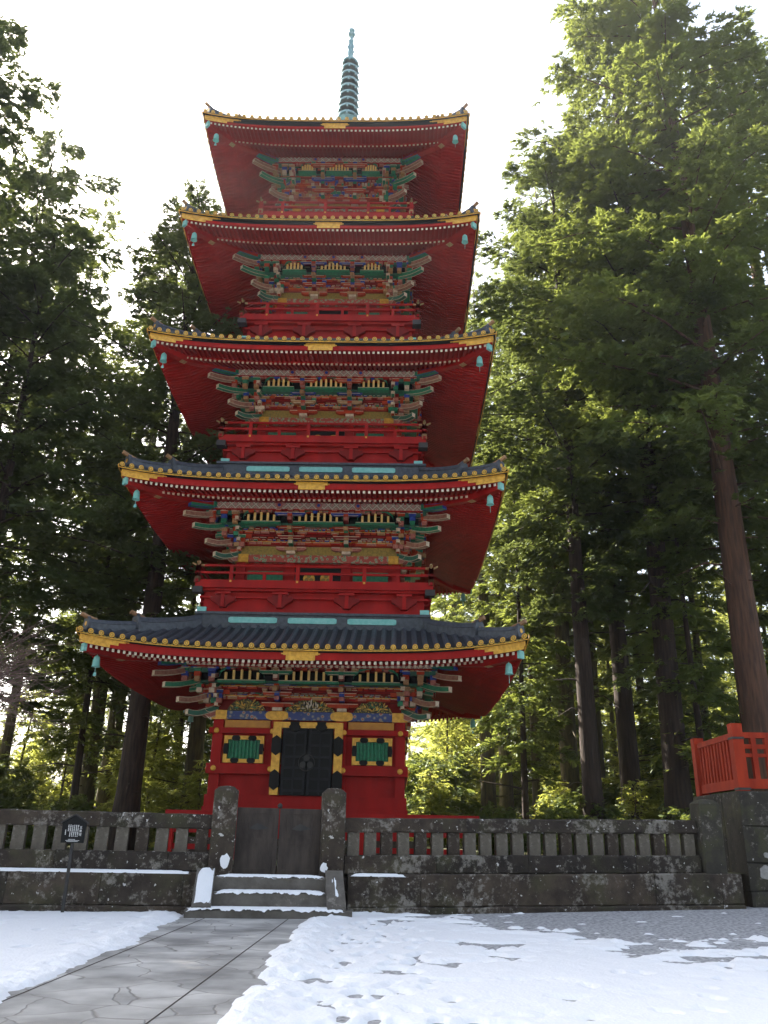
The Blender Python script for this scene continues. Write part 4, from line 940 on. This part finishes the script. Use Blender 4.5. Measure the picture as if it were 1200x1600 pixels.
# ------------------------------------------------------------------ trees
def spray_template(rs, nl=14, L=.42, wd=.05):
    """A flat fan of narrow scale-leaf twigs, pointing along +x."""
    V = []
    for i in range(nl):
        t = rs.uniform(0, .75)*L*1.3; a = rs.choice([-1, 1])*rs.uniform(.2, 1.1); l = L*rs.uniform(.35, .75); w_ = wd*rs.uniform(.7, 1.3)
        b = np.array([t, 0, rs.normal(0, .02)]); d = np.array([math.cos(a), math.sin(a), rs.uniform(-.45, .15)]); d /= np.linalg.norm(d)
        s = np.cross(d, [rs.normal(0, .4), rs.normal(0, .4), 1]); s /= np.linalg.norm(s)
        V.append([b-s*w_*.5, b+s*w_*.5, b+d*l*.7+s*w_*.6, b+d*l+s*.0-s*w_*.25])
    return np.array(V)                                        # nl,4,3
def crown_mesh(name, seed, H, cb, Rad, nb, per_m, m, nl=12, L=.42, wd=.06, droop=.25, shape=.8, up=.15, base_frac=.4, parent=None, clump=.28):
    rs = np.random.RandomState(seed); T = [spray_template(rs, nl, L, wd) for _ in range(6)]
    allV = []; limbs = []
    for i in range(nb):
        f_ = (i+rs.rand())/nb; z = cb+(H*.985-cb)*f_
        lob = 1+.22*math.sin(2*i*2.399+seed+z*.35)+.14*math.sin(3*i*2.399+z*.7); prof = lob*(1-f_)**shape*(base_frac+(1-base_frac)*min(1, f_/.22))+.05
        l = Rad*prof*rs.uniform(.55, 1.18); az = i*2.399+rs.normal(0, .45)
        dr = np.array([math.cos(az), math.sin(az), 0]); sd_ = np.array([-math.sin(az), math.cos(az), 0])
        sl = up+.5*f_**2+rs.normal(0, .1); dp_ = droop*rs.uniform(.6, 1.4)
        def pt(t): return np.array([0, 0, z])+dr*l*t+np.array([0, 0, l*(sl*t-dp_*t*t)])
        limbs.append([pt(t) for t in (0, .35, .7, .97)])
        n = max(3, int(per_m*l)); ts = .18+.84*rs.rand(n)**.75
        for t in ts:
            lat = rs.normal(0, clump*(.35+.65*(1-abs(t-.62)))*(.5+.22*l)); c = pt(t)+sd_*lat+np.array([0, 0, rs.normal(0, .14)-abs(lat)*.18])
            d = dr*rs.uniform(.3, 1.1)+sd_*np.sign(lat)*rs.uniform(.1, .9)+np.array([0, 0, rs.uniform(-.55, .25)]); d /= np.linalg.norm(d)
            upv = np.array([rs.normal(0, .35), rs.normal(0, .35), 1.]); s = np.cross(upv, d); s /= np.linalg.norm(s); u_ = np.cross(d, s)
            B = np.stack([d, s, u_]); k = rs.uniform(.7, 1.35)
            allV.append((T[rs.randint(6)].reshape(-1, 3)*k)@B+c)
    V = np.concatenate(allV); F = np.arange(len(V)).reshape(-1, 4)
    o = npmesh('crown', V, F, m, parent); return o, limbs
def trunk_mesh(seed, H, r0, limbs, m, parent=None, stubs=10, cb=10, taper=.9, limb_r=.055):
    rs = random.Random(seed); mb = MB(); n = 14; pts = []; rad = []
    ph = rs.random()*6
    for i in range(n+1):
        t = i/n; pts.append((.16*math.sin(ph+t*4)*t, .16*math.cos(ph*1.3+t*3.3)*t, H*.97*t)); rad.append(r0*(1-t)**taper*(1+.35*max(0, 1-t*22))+.02)
    pts[0] = (0, 0, -.6); mb.tube(pts, rad, m, 12)
    for i, l in enumerate(limbs):
        L_ = (Vector(l[3])-Vector(l[0])).length
        mb.tube([tuple(p) for p in l], [limb_r*(.35+.13*L_), limb_r*.8*(.3+.12*L_), limb_r*.5, .012], m, 5, cap=False)
    for i in range(stubs):
        z = cb*rs.uniform(.25, 1.02); a = rs.random()*6.28; l = rs.uniform(.5, 2.6); r_ = rs.uniform(.015, .045)
        c, s = math.cos(a), math.sin(a); mb.tube([(0, 0, z), (c*l*.5, s*l*.5, z+l*.06), (c*l, s*l, z+l*rs.uniform(-.3, .15))], [r_*1.4, r_, r_*.3], m, 5, cap=False)
    return mb.build('trunk', parent, smooth=True)
KINDS = {}
def kind(key, name, seed, H, cb, Rad, nb, per_m, m, bark, r0, **kw):
    e = bpy.data.objects.new(name, None)
    st_ = kw.pop('stubs', 10); tp = kw.pop('taper', .9); lr = kw.pop('limb_r', .055)
    c, limbs = crown_mesh(name, seed, H, cb, Rad, nb, per_m, m, parent=e, **kw)
    t = trunk_mesh(seed, H, r0, limbs, bark, e, st_, cb, tp, lr); KINDS[key] = (e, c, t, name)
kind('cedarA', 'cedar_tree', 1, 46, 11, 7.4, 122, 31, 'needles', 'bark_red', .62, clump=.36, shape=.52, base_frac=.3, nl=21, L=.32, wd=.043)
kind('cedarB', 'cedar_tree', 2, 44, 12, 6.6, 105, 29, 'needles', 'bark', .5, clump=.36, shape=.52, base_frac=.3, nl=21, L=.32, wd=.043)
kind('cedarC', 'cedar_tree', 3, 43, 11, 7.2, 120, 32, 'needles_dark', 'bark', .48, clump=.34, shape=.52, base_frac=.3, nl=21, L=.32, wd=.043)
kind('cedarD', 'cedar_tree', 4, 40, 8, 7.4, 115, 30, 'needles_dark', 'bark', .34, droop=.35, shape=.6, base_frac=.5, nl=21, L=.32, wd=.043)
kind('open', 'cedar_tree', 14, 40, 9, 5.2, 60, 20, 'needles', 'bark_moss', .45, clump=.4, shape=.7, base_frac=.35, droop=.35, nl=20, L=.42, wd=.042)
kind('thin', 'thin_conifer', 5, 22, 3.5, 3.4, 70, 20, 'needles', 'bark', .16, droop=.4, limb_r=.04)
kind('back', 'background_conifer', 6, 36, 9, 5.2, 75, 16, 'needles', 'bark', .4, nl=16, L=.55, wd=.058)
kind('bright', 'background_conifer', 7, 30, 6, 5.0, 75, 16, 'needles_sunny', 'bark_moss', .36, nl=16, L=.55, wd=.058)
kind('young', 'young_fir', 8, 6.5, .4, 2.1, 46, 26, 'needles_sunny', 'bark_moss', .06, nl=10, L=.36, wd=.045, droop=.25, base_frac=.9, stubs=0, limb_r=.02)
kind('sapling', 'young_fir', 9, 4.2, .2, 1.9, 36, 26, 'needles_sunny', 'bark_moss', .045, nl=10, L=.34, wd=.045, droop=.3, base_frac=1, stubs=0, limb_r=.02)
kind('bush', 'evergreen_shrub', 10, 3.0, .1, 2.6, 40, 24, 'needles', 'bark_moss', .05, nl=10, L=.34, wd=.06, droop=.2, shape=.5, base_frac=1, stubs=0, limb_r=.02)
used = set(); rt = random.Random(77)
def plant(key, x, y, s=1., rz=None, label=None, group=None, lean=(0, 0), sz=None, bark=None, cat='tree', tk=None):
    e, c, t, name = KINDS[key]
    z = terr(x, y)-.05
    r = e if key not in used else e.copy()
    COL.objects.link(r)
    r.location = (x, y, z); r.rotation_euler = (lean[0], lean[1], rt.uniform(0, 6.28) if rz is None else rz); r.scale = (s, s, sz or s)
    if key not in used: cc, tt = c, t
    else: cc, tt = c.copy(), t.copy(); COL.objects.link(cc); COL.objects.link(tt); cc.parent = r; tt.parent = r
    used.add(key)
    if tk: tt.scale = (tk, tk, 1)
    if bark:
        tt.material_slots[0].link = 'OBJECT'; tt.material_slots[0].material = MATS[bark]
    tag(r, label, cat, group); return r
# named near trees
plant('cedarA', 12.9, 30.5, 1.0, .4, 'thickest red-barked cedar rising right behind the vermilion railing')
plant('cedarB', 10.75, 33.5, 1.0, 1.9, 'dark leaning cedar trunk just left of the vermilion railing', lean=(0, R(-1.2)), bark='bark')
plant('cedarB', 9.95, 37, .9, 3.6, 'straight brown cedar second to the left of the vermilion railing')
plant('open', 8.4, 42, 1.02, .9, 'dark-needled cedar midway between the pagoda and the vermilion railing')
plant('open', 4.75, 45, .9, 5.1, 'thicker of two slim cedar stems rising close right of the red pagoda wall')
plant('open', 6.2, 49, .92, 2.2, 'thinner of two slim cedar stems rising close right of the red pagoda wall')
plant('cedarA', 19.0, 37, 1.0, 2.6, 'tall cedar far right with a rounded crown against the sky')
plant('cedarC', 7.6, 33.8, .82, 4.1, 'shorter dense cedar whose crown touches the right roof corners', bark='bark')
plant('cedarC', -9.6, 31.2, .72, .2, 'massive black-trunked cedar just left of the pagoda behind the stone fence', sz=.68, tk=1.3)
plant('open', -9.4, 40, .93, 2.4, 'cedar with a gold-lit trunk edge right beside the pagoda left wall')
plant('cedarD', -16.2, 31.0, .9, 1.2, 'dark drooping cedar standing before the left grove with the lower crown', sz=.68)
plant('open', -13.7, 38.5, .82, 3.0, 'slender dark cedar between the left edge and the massive black trunk')
plant('cedarC', -23.6, 32.5, 1.0, 5.0, 'broadest and tallest dark cedar at the left edge against the white sky')
plant('thin', -13.3, 36, .95, 1.0, 'thin pole-like conifer with sparse boughs left of the massive black trunk')
plant('open', -15.0, 45, 1.0, 4.4, 'hazy cedar whose top shows between the left trees and the fourth roof')
plant('open', -17.5, 46, .7, 2.0, 'mossy brown cedar trunk seen above the notice board', bark='bark_moss')
plant('open', -12.8, 50, .7, 3.3, 'pale mossy cedar trunk behind and left of the pagoda wall', bark='bark_moss')
# cedars that stand outside the left of the frame and shade the court
for (x, y, key) in ((-24, 29, 'cedarC'), (-21, 38, 'cedarD'), (-22, 23, 'cedarD'), (-28, 36, 'open'), (-31, 25, 'cedarC'), (-34, 33, 'cedarD')):
    plant(key, x, y, 1.0, None, 'tall dark cedar of the grove beyond the left edge of the court', 'cedars beyond the left edge')
for i_, x in enumerate((-34, -27, -20, -12.5, -5, 3, 11, 18, 26, 34)):  # unseen cedars added to cut low sky light on the pagoda front
    plant(('cedarB', 'cedarC', 'cedarA')[i_ % 3], x, -16-5*math.sin(i_*2.1), .9+.1*math.sin(i_*1.7), None, 'tall unseen cedar behind the viewer, added to dim the pagoda front', 'added cedars behind the viewer')
G1 = 'conifers deep in the sunlit wood'; L1 = 'straight conifer deep in the sunlit wood behind the court'
i = 0
for (x, y) in ((9, 56), (13.5, 52), (17, 48), (20, 41), (22.5, 50), (3, 62), (12, 66), (19, 62), (26, 60), (7, 74), (24, 74), (15, 82), (33, 70), (-12, 78), (-20, 66), (-24, 60), (-26, 76), (1, 88), (-12, 92), (30, 86), (20, 33.5), (25, 40)):
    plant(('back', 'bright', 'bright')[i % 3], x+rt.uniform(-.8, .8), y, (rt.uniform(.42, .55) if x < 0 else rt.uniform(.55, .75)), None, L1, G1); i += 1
for i_, (x, y, k_) in enumerate(((5.6, 38, 'thin'), (7.1, 44, 'open'), (10.6, 45, 'open'), (12.3, 39, 'thin'), (13.6, 47, 'open'), (15.6, 43, 'open'), (3.6, 52, 'open'), (9.0, 50, 'thin'), (17.6, 52, 'open'), (11.8, 33.2, 'thin'), (-11.2, 44, 'thin'), (-18.8, 41, 'open'), (-9.5, 47, "thin"))):
    plant(k_, x, y, .8+.2*math.sin(i_*1.9)**2 if k_ == 'open' else .9, None, 'slender dark trunk of a cedar among the wood behind the fence', 'slender cedars behind the fence', tk=.6 if k_ == 'open' else None, sz=.95 if k_ == 'open' else None)
for x, y in ((16, 74), (21, 84), (11, 90), (27, 70), (34, 84), (5, 70), (18, 96), (26, 98)):
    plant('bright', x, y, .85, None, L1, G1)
G2 = 'young firs behind the stone fence'; L2 = 'small bright green fir growing among the trunks behind the stone fence'
for (x, y, s) in ((2.6, 52, 1.3), (3.8, 54, 1.4), (1.6, 40, .9), (7.4, 54, 1.4), (5.4, 57, 1.5), (7.4, 39.5, .7), (9.0, 34, .7), (8.8, 45, 1.2), (11.6, 40, 1.1), (3.0, 47, 1.2), (11.5, 36, .75), (13.8, 43, 1.1), (6.8, 52, 1.3), (10.5, 50, 1.2),
                  (-10.9, 36, .9), (-11.6, 42, 1.1), (-8.2, 45, 1.2), (-16, 41, 1.1), (-13.2, 46, 1.2), (-18.5, 42, 1.1), (-7.9, 36.5, .8), (-15.0, 52, 1.3), (-20.5, 48, 1.3), (-10.5, 55, 1.4), (14.5, 36, .8), (16, 40, 1.)):
    plant(rt.choice(['young', 'sapling', 'young']), x+rt.uniform(-.3, .3), y, s*rt.uniform(.8, 1.15), None, L2, G2)
G3 = 'evergreen shrubs on the forest floor'; L3 = 'low rounded evergreen shrub on the forest floor behind the fence'
for (x, y, s) in ((3.6, 30, .5), (5.8, 31, .55), (8, 30.5, .5), (10.2, 31, .5), (12.2, 34, .8), (7.2, 34, .7), (1.8, 43, 1.2), (9.6, 41, 1.), (14.3, 48, 1.4), (-8, 33, .5), (-12, 32, .55), (-17.5, 33, .8), (-14.8, 33.5, .7), (-19.5, 40, 1.2), (-11, 48, 1.3), (-6.5, 48, 1.2), (5, 57, 1.5), (12, 58, 1.5), (18, 55, 1.5), (-17, 56, 1.6), (-24, 48, 1.4)):
    plant('bush', x, y, s*rt.uniform(.85, 1.15), None, L3, G3, cat='shrub')
# bare deciduous tree reaching in from the left
bt = empty('bare_tree', (-11.0, 18.0, .5), 'leafless reddish twigged tree reaching in at the left edge', 'tree')
q = random.Random(12); mb = MB(); tw_ = MB()
def grow(p, d, l, r_, lev):
    pts = [p]; dd = d.copy(); n = 4
    for i in range(n):
        dd = (dd+Vector((q.gauss(0, .10), q.gauss(0, .10), q.gauss(.015, .07)))).normalized(); pts.append(pts[-1]+dd*(l/n))
    (mb if lev < 2 else tw_).tube(pts, [r_*(1-.6*i/n) for i in range(n+1)], 'bark_moss' if lev < 1 else 'twig', 5 if lev < 2 else 4, cap=False)
    if lev >= 5: return
    for i in range(q.randint(3, 4) if lev < 4 else 2):
        t = q.uniform(.35, 1.0); j = min(n-1, int(t*n)); pp = pts[j].lerp(pts[j+1], t*n-j) if t < 1 else pts[-1]
        nd = (dd+Vector((q.gauss(.18, .42), q.gauss(-.05, .42), q.gauss(.02, .28)))).normalized()
        grow(pp, nd, l*q.uniform(.55, .82), max(.007, r_*.5), lev+1)
mb.tube([(0, 0, -.4), (.1, 0, 1.4), (.35, .05, 3.0)], [.17, .14, .11], 'bark_moss', 8)
for d in ((.8, -.1, .6), (.75, .3, .5), (.9, .1, .2), (.8, -.2, .35), (.9, 0, .4), (.5, .3, .8), (-.2, .3, .9)): grow(Vector((.35, .05, 3.0)), Vector(d).normalized(), 1.6, .05, 1)
mb.build('trunk', bt); tw_.build('twigs', bt)

# ------------------------------------------------------------------ thin haze volume, added to imitate veiling lens glare
hm = bpy.data.materials.new('haze'); hm.use_nodes = True; t = hm.node_tree
for n in list(t.nodes):
    if n.type == 'BSDF_PRINCIPLED': t.nodes.remove(n)
pv = t.nodes.new('ShaderNodeVolumePrincipled'); pv.inputs['Color'].default_value = (.92, .95, 1, 1); pv.inputs['Density'].default_value = .00040; pv.inputs['Anisotropy'].default_value = .55
t.links.new(pv.outputs[0], [n for n in t.nodes if n.type == 'OUTPUT_MATERIAL'][0].inputs['Volume'])
MATS['haze'] = hm
mb = MB(); mb.b2(-620, 620, -120, 640, -3, 62, 'haze'); tag(mb.build('haze'), kind='stuff')
